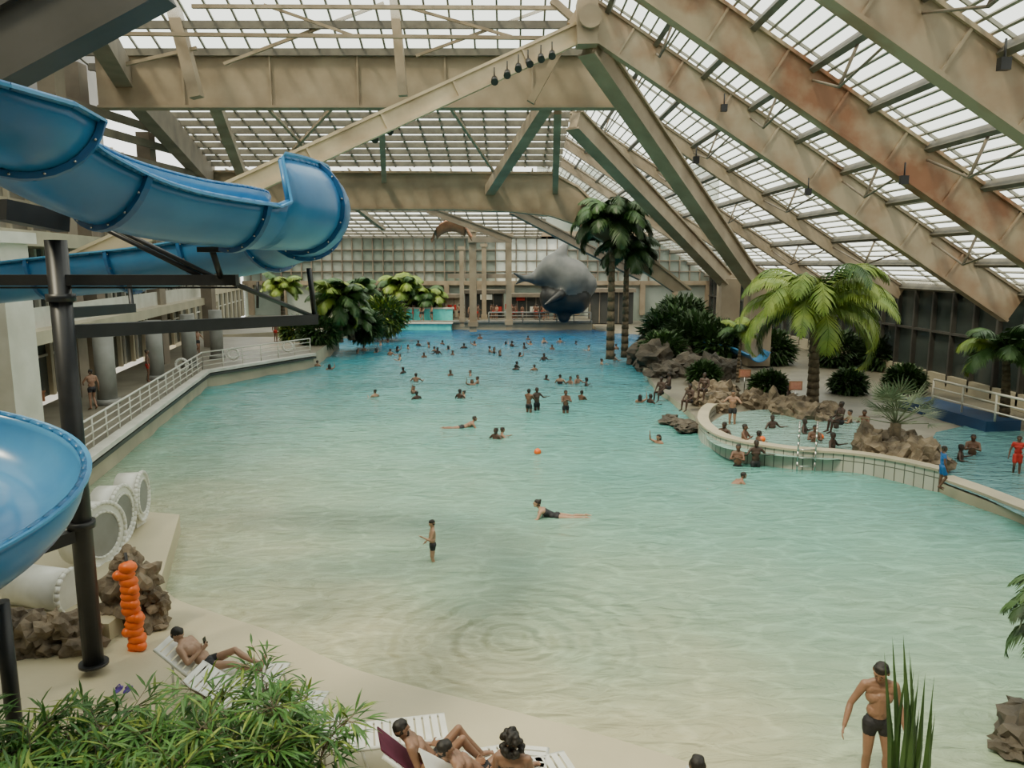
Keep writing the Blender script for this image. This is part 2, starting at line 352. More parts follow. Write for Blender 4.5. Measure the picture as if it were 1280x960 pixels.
f0=Vector((-18.8,20,0)); f1=Vector((-26.5,62,0)); fd=(f1-f0).normalized(); fn=Vector((fd.y,-fd.x,0))
e=[G(60,605,1.05),G(105,572,1.05),G(258,462,1.05),G(392,441,1.05)]
T=[Vector((p.x,p.y,0)) for p in e]
mb=MB(); poly=[(-17.6,16.5),(T[0].x-.5,16.5)]+[(p.x,p.y) for p in T[0:4]]+[(T[3].x-1,66),(-26.9,66)]
mb.poly(poly,-1.5,1.0,0,1)
for a,b in zip(T[0:3],T[1:4]):
    mb.beam(a+Vector((0,0,.95)),b+Vector((0,0,.95)),.45,.16,2); mb.beam(a+Vector((.03,-.03,.74)),b+Vector((.03,-.03,.74)),.40,.14,3)
mb.obj('terrace_floor',[m_deck,m_cream,m_white,m_dark])
def railing(name,a,b,h=1.05,step=1.5,nb=4,mat=m_white,r=.035):
    mb=MB(); a=Vector(a); b=Vector(b); L=(b-a).length; n=max(1,int(L/step))
    for i in range(n+1):
        p=a.lerp(b,i/n); mb.cyl(p,p+Vector((0,0,h)),r,n=6)
    for k in range(nb): 
        z=Vector((0,0,h*(k+1)/nb)); mb.cyl(a+z,b+z,r*(.75 if k<nb-1 else 1.2),n=6)
    return mb.obj(name,[mat])
off=Vector((-.25,.1,1.0))
railing('terrace_railing',T[0]+off,T[2]+off); railing('terrace_railing',T[2]+off,T[3]+off)
def torus(mb,c,R_,r,ax,mi=0,n=20):
    ax=Vector(ax).normalized(); a=ax.cross(Vector((0,0,1))).normalized(); b=ax.cross(a)
    pts=[Vector(c)+(a*math.cos(t)+b*math.sin(t))*R_ for t in np.linspace(0,2*math.pi,n+1)]
    mb.tube(pts,r,8,mi)
for u,v in ((292,437),(360,427),(228,452)):
    mb=MB(); p=G(u,v+16,1.0); p.z=1.55; torus(mb,p,.33,.08,(.1,-1,0)); mb.obj('lifebuoy',[m_plastic])
mb=MB()
def fb(s0,s1,z0,z1,out=0,th=.3,mi=0):
    a=f0+fd*s0+fn*out; b=f0+fd*s1+fn*out; zc=(z0+z1)/2
    mb.beam(a+Vector((0,0,zc)),b+Vector((0,0,zc)),th,z1-z0,mi)
fb(0,76,1,4.2,-.5,.3,1)
fb(0,43,4.2,4.7,0.6,4.2,0); fb(0,43,7.9,8.5,.2,3.4,0); fb(0,76,4.7,8.5,-.8,.3,1); fb(0,43,4.7,5.5,1.9,.12,2)
s_=1
while s_<75:
    fb(s_,s_+.35,1,4.2,-.3,.3,0); fb(s_,s_+.25,4.7,7.9,-.6,.3,2); fb(s_+1.3,s_+1.38,4.7,7.9,-.65,.2,2); fb(s_+1.2,s_+1.28,1,4.2,-.35,.2,2); s_+=2.6
fb(0,76,2.9,3.0,-.33,.12,2); fb(0,76,6.7,6.8,-.6,.12,2); fb(43,76,4.2,4.8,-.4,.4,0); fb(43,76,7.9,8.6,-.4,.5,0)
fb(-24,76,8.5,14.5,-1.2,.2,3); fb(-24,30,14.5,23,-1.2,.2,3); fb(-24,0,-.5,8.5,-1.2,.3,0)
s_=-24
while s_<76:
    fb(s_,s_+.2,8.5,14.5,-1.05,.25,0); s_+=2.2
for z in (10,11.5,13): fb(-24,76,z,z+.15,-1.05,.2,0)
m_wl=M('wall_left_panel',(.25,.23,.18),(.16,.145,.115),.5,.4)
mb.obj('wall_left',[m_cream,m_dglass,m_white,m_wl])
mb=MB(); mb.box((1,-2.2,11.5),(48,.3,23.5),0); mb.box((1,-2.0,6),(48,.2,.4),1); mb.obj('wall_front',[m_wl,m_white])
for u,v in ((135,505),(196,474),(238,459),(272,448)):
    mb=MB(); p=G(u,v,1.0); mb.cyl(p,(p.x,p.y,4.2),.42,n=18); mb.cyl(p,p+Vector((0,0,.25)),.52,n=18); mb.obj('terrace_column',[m_col])
mb=MB(); p=A(8,400,21); mb.box((p.x-.4,21,4.45),(1.6,1.2,6.9)); mb.box((p.x-.4,20.9,7.9),(2,1.6,.3)); mb.obj('white_pillar',[m_white])
mb=MB()
for u,v in ((38,505),(31,500)):
    p=G(u,v,1.0); mb.box(p+Vector((0,0,.45)),(.5,1.6,.08)); mb.box(p+Vector((-.3,0,.75)),(.08,1.6,.6)); 
    for k in(-.7,.7): mb.box(p+Vector((0,k,.22)),(.45,.08,.44))
mb.obj('terrace_bench',[m_tan])

pf=[G(u,412,0) for u in(380,500,740)]
mb=MB(); mb.poly([(-32,66.2),(pf[0].x-6,66.2),(G(470,420).x,G(470,420).y),(pf[1].x,pf[1].y),(pf[2].x,pf[2].y),(pf[2].x,94.6),(-32,94.6)],-1.5,.95,0,1)
mb.beam(pf[1]+Vector((0,0,.9)),pf[2]+Vector((0,0,.9)),.6,.2,2)
mb.obj('deck_far_floor',[m_deck,m_cream,m_col])
mb=MB(); a=G(500,411,0); b=G(566,411,0); bx=(a.x+b.x)/2; bw=b.x-a.x
mb.box((bx,a.y-1.0,.35),(bw,2.2,.7)); mb.box((bx,a.y-1.0,.78),(bw+.3,2.5,.12),1); mb.box((bx,a.y+.1,1.5),(bw,.25,1.5),0); mb.box((bx,a.y+.1,2.3),(bw+.3,.45,.15),1)
mb.obj('cyan_lit_basin',[m_cyan,m_white])
rp=[G(*p) for p in ((745,413),(800,419),(812,436),(802,462),(818,488),(850,512),(868,528),(874,548),(890,562),(918,573),(985,585),(1050,590),(1110,599),(1172,614),(1285,660),(1420,715))]
rp=[Vector((min(p.x,XE-.1),p.y,0)) for p in rp]
mb=MB(); mb.poly([(p.x,p.y) for p in rp]+[(XE-.05,rp[-1].y-2),(XE-.05,94.6),(rp[0].x+.3,94.6)],-1.5,.30,0,1); mb.obj('deck_right_floor',[m_deck,m_cream])
wp=catmull([G(*p) for p in ((905,515),(880,527),(873,545),(888,562),(918,574),(985,586),(1050,591),(1110,600),(1172,615))],8)
def wallstrip(name,pts,z0,z1,th,mat_side,mat_top):
    vs=[];n=len(pts); nr=[]
    for i,p in enumerate(pts):
        d=(pts[min(i+1,n-1)]-pts[max(i-1,0)]).normalized(); nr.append(Vector((-d.y,d.x,0)))
    me=bpy.data.meshes.new(name); fs=[]; uvs=[]; mi=[]; s=0; S_=[0]
    for a,b in zip(pts[:-1],pts[1:]): s+=(b-a).length; S_.append(s)
    for p,q in zip(pts,nr):
        i0=p; i1=p+q*th
        vs+=[(i0.x,i0.y,z0),(i0.x,i0.y,z1),(i1.x,i1.y,z1),(i1.x,i1.y,z0),(i0.x-q.x*.06,i0.y-q.y*.06,z1),(i1.x+q.x*.06,i1.y+q.y*.06,z1),(i0.x-q.x*.06,i0.y-q.y*.06,z1+.08),(i1.x+q.x*.06,i1.y+q.y*.06,z1+.08)]
    H=z1-z0
    for i in range(n-1):
        o=i*8; p=o+8
        fs.append((o,p,p+1,o+1)); uvs+=[(S_[i],0),(S_[i+1],0),(S_[i+1],H),(S_[i],H)]; mi.append(0)
        fs.append((o+3,o+2,p+2,p+3)); uvs+=[(S_[i],0),(S_[i],H),(S_[i+1],H),(S_[i+1],0)]; mi.append(0)
        for (x,y) in ((4,6),(6,7),(7,5),(5,4)): fs.append((o+x,p+x,p+y,o+y)); uvs+=[(0,0)]*4; mi.append(1)
    fs.append((0,1,2,3)); uvs+=[(0,0),(0,H),(th,H),(th,0)]; mi.append(0)
    o=(n-1)*8; fs.append((o+3,o+2,o+1,o)); uvs+=[(0,0)]*4; mi.append(0)
    me.from_pydata([tuple(v) for v in vs],[],fs); me.materials.append(mat_side); me.materials.append(mat_top)
    l=me.uv_layers.new(name='UVMap'); l.data.foreach_set('uv',[c for t in uvs for c in t]); me.polygons.foreach_set('material_index',mi)
    ob=bpy.data.objects.new(name,me); bpy.context.scene.collection.objects.link(ob)
wallstrip('basin_tiled_edge',wp,-.3,.68,.35,m_tile,m_cream)
wallstrip('basin_low_edge',catmull([G(*p) for p in ((1172,612),(1220,630),(1285,657),(1420,712))],6),-.3,.36,.5,m_tile,m_cream)
def flatwater(name,px,z,mat,dep=.3):
    pts=catmull([G(u,v,z) for u,v in px],5); me=bpy.data.meshes.new(name); me.from_pydata([tuple(p) for p in pts],[],[list(range(len(pts)))])
    at=me.attributes.new('depth','FLOAT','POINT'); at.data.foreach_set('value',[dep]*len(pts)); me.materials.append(mat)
    bpy.context.scene.collection.objects.link(bpy.data.objects.new(name,me))
flatwater('whirlpool_water',((886,530),(882,545),(900,558),(940,566),(1000,572),(1050,574),(1090,560),(1085,535),(1040,520),(960,512),(905,518)),.5,m_water2,.15)
flatwater('kids_pool_water',((1150,575),(1175,600),(1230,622),(1290,650),(1400,690),(1420,600),(1300,545),(1230,530),(1170,540)),.36,m_water2,.9)
mb=MB(); mb.box((XE+.4,46.5,3.0),(.3,97,6.0),1); mb.box((XE+.25,46.5,6.0),(.5,97,.7),0); mb.box((XE+.2,46.5,.7),(.4,97,.8),0)
for Y in np.arange(2,95,2.0): mb.box((XE+.15,Y,3.2),(.3,.16,5.4),2)
mb.box((XE+.15,47,3.4),(.28,96,.12),2); mb.obj('wall_right',[m_cream,m_dglass,m_beamd])
mb=MB(); Yf=95
m_fw=M('far_window_glass',(.44,.48,.43),(.20,.25,.21),.3,.16)
m_fwb=M('daylit_window',(.86,.90,.84),(.72,.78,.72),.3,.3)
mb.box((-3,Yf+.3,5.5),(60,.3,11),1); mb.box((14,Yf+.3,14.5),(22,.3,9),1)
mb.box((-3,Yf,10.8),(60,.8,.6),0); mb.box((-3,Yf,4.9),(60,.8,.5),0)
for x in np.arange(-32,26,1.25): mb.box((x,Yf,7.8),(.12,.3,5.6),2)
for z in (6.3,7.6,8.9): mb.box((-3,Yf,z),(60,.25,.10),2)
for x in np.arange(-32,26,4): mb.box((x,Yf-.2,3),(.6,.6,4),0)
mb.box((2.2,Yf+.1,7.6),(8.5,.15,5.2),3)
mb.obj('wall_back',[m_beam,m_fw,m_beamg,m_fwb])
mb=MB()
for (x0,x1,z0,z1,mi,Y) in ((-13,-9,1,3.6,1,91),(-9,-6,1,3.3,0,91.5),(-5.5,-1,1,3.8,1,91.5),(-.5,4,1,3.4,1,91),(9,14,.4,4,1,90),(-19,-13.5,1,4.2,1,90)):
    mb.box(((x0+x1)/2,Y,(z0+z1)/2),(x1-x0,2,z1-z0),mi); mb.box(((x0+x1)/2,Y-.2,z1+.2),(x1-x0+.4,2.8,.4),2)
    for x in np.arange(x0,x1,1.1): mb.box((x,Y-1.05,(z0+z1)/2),(.1,.1,z1-z0),2)
for (x,z,mi,sw) in ((-1.8,2,3,1.2),(-.4,2.3,3,.8),(-7,2.2,3,1.),(2.6,2.0,4,1.),(5,3.2,4,1.),(-3,3.4,4,1.4),(1,3.3,3,1.)): mb.box((x,89.8,z),(sw,.15,.6),mi)
mb.obj('snack_bar_kiosks',[m_cream,m_dark,m_beamg,m_red,m_white])
for (u0,Y,zt,wd) in ((591,78,10.2,.7),(636,80,9.8,.6),(605,88.6,9,.5),(577,84,8.6,.45)):
    mb=MB(); p=A(u0,330,Y); mb.box((p.x,Y,zt/2+.4),(wd,wd,zt)); mb.box((p.x,Y,zt+.3),(wd*1.6,wd*1.3,.35)); mb.box((p.x,Y,1.2),(wd*1.4,wd*1.4,.5)); mb.obj('hall_column',[m_beam])
mb=MB(); mb.beam(A(560,345,89.2),A(745,345,89.2),.6,.5); mb.beam(A(585,300,77.5),A(640,300,77.5),.5,.5); mb.obj('gallery_beam',[m_beamg])
railing('deck_railing',Vector((-2.5,83,.95)),Vector((8.5,83,.95)),1.1,1.6,3,m_col,.06)
mb=MB(); pts=[A(u,v,70) for u,v in((540,300),(548,284),(562,277),(578,281),(590,298))]; pts=catmull(pts,5)
vs=[];
for i,p in enumerate(pts): vs+=[p+Vector((0,-1,0)),p+Vector((0,1,.3)),p+Vector((0,0,-.9 if 3<i<len(pts)-4 else -.3))]
mb.add(vs,[(i*3,i*3+1,i*3+4,i*3+3) for i in range(len(pts)-1)]+[(i*3,i*3+3,i*3+5,i*3+2) for i in range(len(pts)-1)],0,True)
mb.cyl(pts[8],pts[8]+Vector((0,0,2.0)),.04,n=6,mi=1); mb.cyl(pts[12],pts[12]+Vector((0,0,2.0)),.04,n=6,mi=1)
mb.obj('hanging_glider',[m_tan,m_black])

# ================================================================= SLIDES
def trough(mb, path, r, aL, aR, th=.05, fl=1.9, nphi=18):
    n=len(path); dist=0; nextf=.3
    rings=[]
    for i,p in enumerate(path):
        t=(path[min(i+1,n-1)]-path[max(i-1,0)]).normalized(); s=t.cross(Vector((0,0,1))).normalized(); up=s.cross(t).normalized()
        l=aL(i/(n-1)); rr=aR(i/(n-1)); ins=[];outs=[]
        for k in range(nphi+1):
            ph=-l+(l+rr)*k/nphi; d=s*math.sin(ph)-up*math.cos(ph); ins.append(p+d*(r-th)); outs.append(p+d*r)
        rings.append((ins,outs,t,s,up,l,rr,p))
    vs=[]; W=2*(nphi+1)
    for rg in rings: vs+=rg[0]+rg[1]
    N=nphi+1; fi=[];fo=[];fe=[]
    for i in range(n-1):
        a=i*W;b=a+W
        for k in range(nphi):
            fi.append((a+k,b+k,b+k+1,a+k+1)); fo.append((a+N+k,a+N+k+1,b+N+k+1,b+N+k))
        fe.append((a,a+N,b+N,b)); fe.append((a+nphi,b+nphi,b+N+nphi,a+N+nphi))
    for a in(0,(n-1)*W):
        for k in range(nphi): fe.append((a+k,a+k+1,a+N+k+1,a+N+k))
    base=len(mb.v); mb.add(vs,fi,1,True)
    for f in fo: mb.f.append([base+i for i in f]); mb.m.append(0); mb.sm.append(True)
    for f in fe: mb.f.append([base+i for i in f]); mb.m.append(0); mb.sm.append(False)
    for side,sg in((0,-1),(nphi,1)):
        for i in range(n-1):
            a=rings[i][1][side]; b=rings[i+1][1][side]; mb.cyl(a,b,.04,n=6,mi=0)
            oa=(a-rings[i][7]).normalized()*.09; ob_=(b-rings[i+1][7]).normalized()*.09
            z=Vector((0,0,.015)); mb.add([a-z,b-z,b+ob_-z,a+oa-z,a+z,b+z,b+ob_+z,a+oa+z],[(0,1,2,3),(7,6,5,4),(3,2,6,7)],1)
    for i in range(1,n):
        dist+=(path[i]-path[i-1]).length
        if dist>nextf:
            nextf+=fl; ins,outs,t,s,up,l,rr,p=rings[i]
            for k in range(nphi):
                a=outs[k];b=outs[k+1]; da=(a-p).normalized()*.075; db=(b-p).normalized()*.075
                v=[a-t*.04,b-t*.04,b+db-t*.04,a+da-t*.04,a+t*.04,b+t*.04,b+db+t*.04,a+da+t*.04]
                mb.add(v,[(0,1,2,3),(7,6,5,4),(3,2,6,7),(0,3,7,4),(1,5,6,2)],2)
                if k%2==0: mb.sphere((a+b)/2+da*.55-t*.05,.018,3,sub=1)
up_path=catmull([Vector((-10.4,6.0,10.5)),A(-60,88,8.0),A(20,148,9.0),A(100,194,9.8),A(190,228,10.7),A(300,248,12.0),A(362,256,13.2),A(386,264,14.6),A(366,282,16.2),A(310,300,17.2),A(200,318,17.8),A(60,332,18.2),A(-80,346,18)],7)
mb=MB()
def ss(a,b,t): 
    t=max(0,min(1,(t-a)/(b-a))); return t*t*(3-2*t)
trough(mb,up_path,.76,lambda t: math.radians(132-20*ss(.22,.42,t)-12*ss(.6,.8,t)),lambda t: math.radians(80+70*ss(.425,.445,t)-50*ss(.66,.76,t)))
mb.obj('water_slide',[m_slide,m_slide_in,m_slide_fl,m_steel])
mb=MB(); c=Vector((-7.66,9.0,0)); pts=[]
for i in range(40):
    t=math.radians(120-250*i/39); pts.append(Vector((c.x+1.5*math.cos(t),c.y+1.5*math.sin(t),5.2-2.0*i/39)))
trough(mb,pts,.68,lambda t: math.radians(95),lambda t: math.radians(80))
mb.obj('water_slide',[m_slide,m_slide_in,m_slide_fl,m_steel])
mb=MB(); top=A(64,300,12.4); X0=top.x+.07
top=Vector((X0,12.4,top.z)); base=Vector((X0,12.4,.34))
mb.cyl(base,top,.165,n=20); mb.cyl(base,base+Vector((0,0,.05)),.24,n=20)
for v in (372,655): 
    p=Vector((X0,12.4,A(90,v,12.4).z)); mb.cyl(p-Vector((0,0,.06)),p+Vector((0,0,.06)),.22,n=16)
zz=A(100,350,12.4).z
mb.beam((X0-3.0,12.4,zz),(X0+2.85,12.4,zz),.16,.17)
mb.beam((X0-3.0,12.4,zz-.12),(X0+2.85,12.4,zz-.12),.05,.03)
mb.cyl((X0+2.6,12.4,zz),A(265,312,12.0),.05,n=8); mb.box(A(265,312,12.0),(.35,.3,.08))
mb.cyl(A(75,258,12.3),A(250,345,12.4),.04,n=8); mb.cyl(A(90,258,12.3),A(268,347,12.4),.04,n=8)
pz=A(85,415,12.4).z; q=A(394,399,17.2)
mb.beam((X0,12.4,pz),q,.2,.22); mb.cyl(q,A(386,335,17.2),.06,n=8)
q2=A(165,385,16); mb.beam(Vector((X0,12.4,pz+.3)),q2,.16,.18); mb.cyl(q2,A(160,340,17.6),.05,n=8)
mb.cyl(A(322,352,16.5),A(322,385,16.5),.03,n=6); mb.cyl(A(270,345,13.5),A(390,395,17.2),.05,n=8)
mb.beam((X0-2.4,9.6,A(90,735,11).z-.05),(X0,12.4,A(90,655,12.4).z-.15),.18,.2)
mb.beam(A(0,262,11.5),A(78,262,12.4)+Vector((0,0,-.2)),.3,.3)
mb.cyl(Vector((A(5,790,9.6).x,9.6,A(5,752,9.6).z)),Vector((A(5,780,9.6).x,9.6,.35)),.1,n=12)
mb.obj('slide_support_steelwork',[m_black])
mb=MB(); trough(mb,catmull([A(866,418,58),A(890,424,56),A(925,430,53),A(950,440,50)],5),.7,lambda t:1.5,lambda t:1.3,fl=5); 
for u in(880,935): p=A(u,445,54); mb.cyl((p.x,p.y,.3),(p.x,p.y,2),.12,n=8)
mb.obj('water_slide',[m_slide,m_slide_in,m_slide_fl,m_steel])

# ================================================================= ROCKS
def rocks(name,lst,mat,seed=0):
    mb=MB(); rr=random.Random(seed)
    for (c,r,sc) in lst:
        mb.sphere(c,r,0,sc,3,.75,rr.uniform(0,50),smooth=False)
    return mb.obj(name,[mat])
def cluster(px,z,n,spread,r,seed,hz=.7):
    rr=random.Random(seed); out=[]
    for i in range(n):
        u,v=rr.choice(px); p=G(u+rr.uniform(-spread,spread),v+rr.uniform(-spread,spread)*.35,z); out.append((p+Vector((0,0,rr.uniform(0,.5)*r)),r*rr.uniform(.6,1.3),(1,1,hz*rr.uniform(.8,1.3))))
    return out
rl=[]; rr=random.Random(3)
for (u,v,z,r) in ((20,855,.4,.42),(60,862,.4,.45),(30,815,1.0,.42),(70,815,1.0,.4),(100,800,.8,.35),(45,790,1.2,.35),(95,845,.4,.4),(10,880,.2,.4),(60,785,1.0,.3),(5,790,1,.35),(20,778,1,.3),(110,860,1,.3),(80,780,1,.25)):
    rl.append((A(u,v,13.2),r,(1,1,.9)))
for (u,v,r) in ((160,800,.33),(140,815,.3),(185,775,.32),(165,750,.36),(178,722,.3),(152,732,.33),(195,785,.26),(125,800,.35),(150,770,.36),(160,700,.24),(198,755,.2),(190,745,.2)):
    rl.append((A(u,v,14.3),r,(1,1,1.05)))
rocks('rock_outcrop',rl,m_rock,1)
rocks('rock_island',cluster([(880,500),(905,497),(930,503),(960,510),(990,518),(1020,523),(900,508)],.4,46,14,.5,5,.9),m_rock,2)
rocks('rock_island',cluster([(1080,570),(1110,572),(1140,576),(1160,582),(1095,560),(1125,560)],.4,40,14,.42,6,1.2),m_rock,3)
rocks('rock_island',cluster([(815,455),(840,470),(870,470),(900,468),(820,440),(850,450)],.3,40,14,1.0,8,.7),m_rockd,4)
rocks('rock_ledge',cluster([(845,528),(862,538),(850,540)],.0,10,10,.42,9,.4),m_rockd,5)
rocks('boulder',[(G(1290,925,.1),.5,(1,1,.9)),(G(1282,900,.1),.35,(1,1,.8)),(G(1262,935,.1),.22,(1,1,.7))],m_rockd,6)

# ================================================================= PLANTS
def frond(mb,base,az,el,L,droop,lf,mi,n=26,seed=0,wid=.05,rz=1.0):
    rr=random.Random(seed); p=Vector(base); pts=[p.copy()]; e=el
    for i in range(n):
        t=i/n; d=Vector((math.cos(az)*math.cos(e),math.sin(az)*math.cos(e),math.sin(e))); p=p+d*(L/n); pts.append(p.copy()); e-=droop*(1.3*t+.3)/n*2
    for i in range(n): mb.cyl(pts[i],pts[i+1],.035*(1-i/n)*rz+.008,.035*(1-(i+1)/n)*rz+.006,4,mi,False)
    side=Vector((-math.sin(az),math.cos(az),0))
    for i in range(3,n+1):
        t=i/n; l=lf*(math.sin(math.pi*min(1,t*.93+.06))**.7)*rr.uniform(.85,1.1); T=(pts[i]-pts[i-1]).normalized()
        for sg in(-1,1):
            for half in (0,.5):
                pp=pts[i-1].lerp(pts[i],half)
                d=(side*sg*.85+T*.55+Vector((0,0,-.25-rr.random()*.35))).normalized(); mid=pp+d*l*.55; tip=mid+(d+Vector((0,0,-.65))).normalized()*l*.45
                wv=T*wid
                mb.add([pp-wv*.5,pp+wv*.5,mid+wv,mid-wv,tip],[(0,1,2,3),(3,2,4)],mi)
def palm(name,base,h,L,nf,lf,seed,mats,lean=(0,0),r=.2,elr=(-.1,1.25),droop=1.1,wid=.05):
    rr=random.Random(seed); mb=MB(); base=Vector(base); n=14; prev=base
    for i in range(n):
        t=(i+1)/n; q=base+Vector((lean[0]*t*t,lean[1]*t*t,h*t)); mb.cyl(prev,q,r*(1.25-.5*t),r*(1.1-.5*t),10,0); prev=q
    for i in range(nf):
        az=2*math.pi*i*.381966+rr.uniform(-.2,.2); el=elr[0]+(elr[1]-elr[0])*((i+.5)/nf)**.8
        frond(mb,prev+Vector((0,0,.05)),az,el,L*rr.uniform(.85,1.1),droop*rr.uniform(.8,1.2),lf,1 if rr.random()<.7 else 2,24,seed*100+i,wid,L/3)
    return mb.obj(name,mats)
PB=G(1015,512,.3)
palm('palm_tree',PB,4.9,4.7,24,1.25,1,[m_trunk,m_leafy,m_leaf],(-.2,0),.26,wid=.06,droop=1.35)
palm('palm_tree',(7.2,56,.3),9.9,4.0,24,1.3,2,[m_trunk,m_leafd,m_leaf],(0,0),.28,wid=.09,droop=1.3)
palm('palm_tree',(8.4,57,.3),7.6,3.2,16,1.2,22,[m_trunk,m_leafd,m_leafd],(0,0),.25,wid=.09,droop=1.3)
palm('palm_tree',G(922,478,.3),3.0,1.7,12,.6,3,[m_trunk,m_leafy,m_leaf],(.1,0),.1,wid=.05)
palm('palm_tree',(20.9,32,.3),3.2,2.4,16,.9,4,[m_trunk,m_leaf,m_leafy],(-.2,0),.2,wid=.05)
palm('palm_tree',G(425,428,1.0),3.4,3.0,24,1.2,5,[m_trunk,m_leaf,m_leafy],(0,0),.25,wid=.08,elr=(-.4,1.3))
palm('palm_tree',G(440,425,1.0),1.6,2.4,20,1.1,6,[m_trunk,m_leaf,m_leafd],(0,0),.25,wid=.08)
palm('palm_tree',G(355,418,1.0),4.2,2.3,18,1.0,7,[m_trunk,m_leafy,m_leaf],(0,0),.2,wid=.08)
palm('palm_tree',(-12.6,87.5,.95),3.6,3.2,20,1.5,8,[m_trunk,m_leafy,m_leaf],(0,0),.25,wid=.12)
palm('palm_tree',(-9.8,87.5,.95),2.6,2.8,18,1.5,9,[m_trunk,m_leaf,m_leafy],(0,0),.25,wid=.12)
palm('palm_tree',(-16.5,80,.95),3.2,3.2,20,1.5,19,[m_trunk,m_leaf,m_leafd],(0,0),.25,wid=.12)
palm('palm_tree',(8.0,9.9,.1),2.15,1.4,20,.5,10,[m_trunk,m_leaf,m_leafd],(0,0),.1,wid=.022)
mb=MB(); fb_=G(1118,552,.9); rr=random.Random(4); mb.cyl(fb_-Vector((0,0,.6)),fb_+Vector((0,0,.7)),.22,.18,10,0)
for i in range(26):
    az=rr.uniform(0,6.28); el=rr.uniform(0,1.3); d=Vector((math.cos(az)*math.cos(el),math.sin(az)*math.cos(el),math.sin(el)))
    c=fb_+Vector((0,0,.7))+d*rr.uniform(.8,1.25); mb.cyl(fb_+Vector((0,0,.65)),c,.02,.015,5,1)
    s=d.cross(Vector((0,0,1))).normalized(); u2=s.cross(d).normalized()
    for k in range(13):
        a=-1.35+2.7*k/12; dd=(d*math.cos(a)+s*math.sin(a)-u2*.12*abs(a)).normalized(); wv=dd.cross(u2)*.035; l=.85*(1-.18*abs(a))
        mb.add([c,c+dd*l*.5+wv,c+dd*l,c+dd*l*.5-wv],[(0,1,2,3)],1)
mb.obj('fan_palm',[m_trunk,M('fan_leaf',(.20,.24,.14),(.12,.16,.08),.6,3)])
def shrub(name,c,r,n,mats,seed,ll=.35,sc=(1,1,.8)):
    rr=random.Random(seed); mb=MB(); c=Vector(c)
    for i in range(6):
        d=Vector((rr.gauss(0,1),rr.gauss(0,1),abs(rr.gauss(0,1)))).normalized(); mb.cyl(c-Vector((0,0,r*sc[2]*.8)),c+d*r*.6,.05,.02,5,0)
    for i in range(n):
        d=Vector((rr.gauss(0,1),rr.gauss(0,1),rr.gauss(0,1))).normalized(); p=c+Vector((d.x*sc[0],d.y*sc[1],d.z*sc[2]))*r*rr.uniform(.45,1)
        o=(d+Vector((rr.uniform(-.8,.8),rr.uniform(-.8,.8),rr.uniform(-.4,.9)))).normalized(); s=o.cross(Vector((0,0,1))).normalized()*ll*.13
        mb.add([p,p+o*ll*.5+s,p+o*ll-Vector((0,0,ll*.2)),p+o*ll*.5-s],[(0,1,2,3)],1 if rr.random()<.6 else 2)
    return mb.obj(name,mats)
for i,(u,v,z,r,ms) in enumerate(((838,440,.3,2.2,(m_leafd,m_leaf)),(868,448,.3,2.1,(m_leafd,m_leaf)),(828,455,.3,1.4,(m_leaf,m_leafd)),(895,452,.3,1.8,(m_leafd,m_leaf)),(850,425,.3,2.5,(m_leafd,m_leafd)),
     (400,430,1,1.4,(m_leaf,m_leafd)),(455,422,1,1.5,(m_leaf,m_leafd)),(480,413,1,2.0,(m_leaf,m_leafy)),(880,480,.3,.8,(m_leaf,m_leafd)),(960,496,.5,.8,(m_leaf,m_leafd)),(1060,492,.3,.8,(m_leafd,m_leaf)),(370,425,1,1.2,(m_leaf,m_leafy)),
     (1100,462,.3,1.4,(m_leafd,m_leafd)),(960,455,.3,1.5,(m_leafd,m_leaf)),(1045,458,.3,1.5,(m_leafd,m_leafd)),(1130,490,.3,.9,(m_leafd,m_leaf)))):
    p=G(u,v,z); shrub('shrub',p+Vector((0,0,r*.7)),r,1500,[m_trunk,*ms],40+i,.36*r+.2)
def bamboo(name,stems,seed,n=10,ll=.36):
    rr=random.Random(seed); mb=MB()
    for (x,y,h) in stems:
        az=rr.uniform(0,6.28); p=Vector((x,y,.34)); e=1.45; pts=[p.copy()]
        for i in range(14):
            d=Vector((math.cos(az)*math.cos(e),math.sin(az)*math.cos(e),math.sin(e))); p=p+d*h/14; pts.append(p.copy()); e-=.10*rr.uniform(.3,1.2)*(i/8)
        for i in range(14): mb.cyl(pts[i],pts[i+1],.012,.010,5,0,False)
        for i in range(4,15):
            for k in range(4):
                a=rr.uniform(0,6.28); bd=Vector((math.cos(a),math.sin(a),rr.uniform(.0,.7))).normalized(); bl=rr.uniform(.12,.38); q=pts[i]+bd*bl; mb.cyl(pts[i],q,.005,.004,4,0,False)
                for j in range(5):
                    o=(bd+Vector((rr.uniform(-.9,.9),rr.uniform(-.9,.9),rr.uniform(-.7,.35)))).normalized(); s=o.cross(Vector((rr.uniform(-.3,.3),rr.uniform(-.3,.3),1))).normalized()*ll*.05; l=ll*rr.uniform(.7,1.15)
                    b0=pts[i].lerp(q,.5+.5*j/4)
                    mb.add([b0,b0+o*l*.3+s,b0+o*l*.65+s*.8-Vector((0,0,l*.05)),b0+o*l-Vector((0,0,l*.18)),b0+o*l*.65-s*.8-Vector((0,0,l*.05)),b0+o*l*.3-s],[(0,1,2,5),(2,3,4,5)],1 if rr.random()<.75 else 2)
    return mb.obj(name,[m_trunk,m_bamb,m_leafy])
st=[]; rr=random.Random(9)
for i in range(28): st.append((rr.uniform(-6.5,-4.1),rr.uniform(8.0,9.0),rr.uniform(1.05,1.55)))
for i in range(12): st.append((rr.uniform(-6.2,-3.2),rr.uniform(7.6,8.4),rr.uniform(1.2,1.6)))
for i in range(9): st.append((rr.uniform(-3.7,-2.5),rr.uniform(8.6,9.2),rr.uniform(1.3,1.9)))
bamboo('bamboo_plant',st,5)
mb=MB(); rr=random.Random(12); c0=Vector((4.72,8.3,.05))
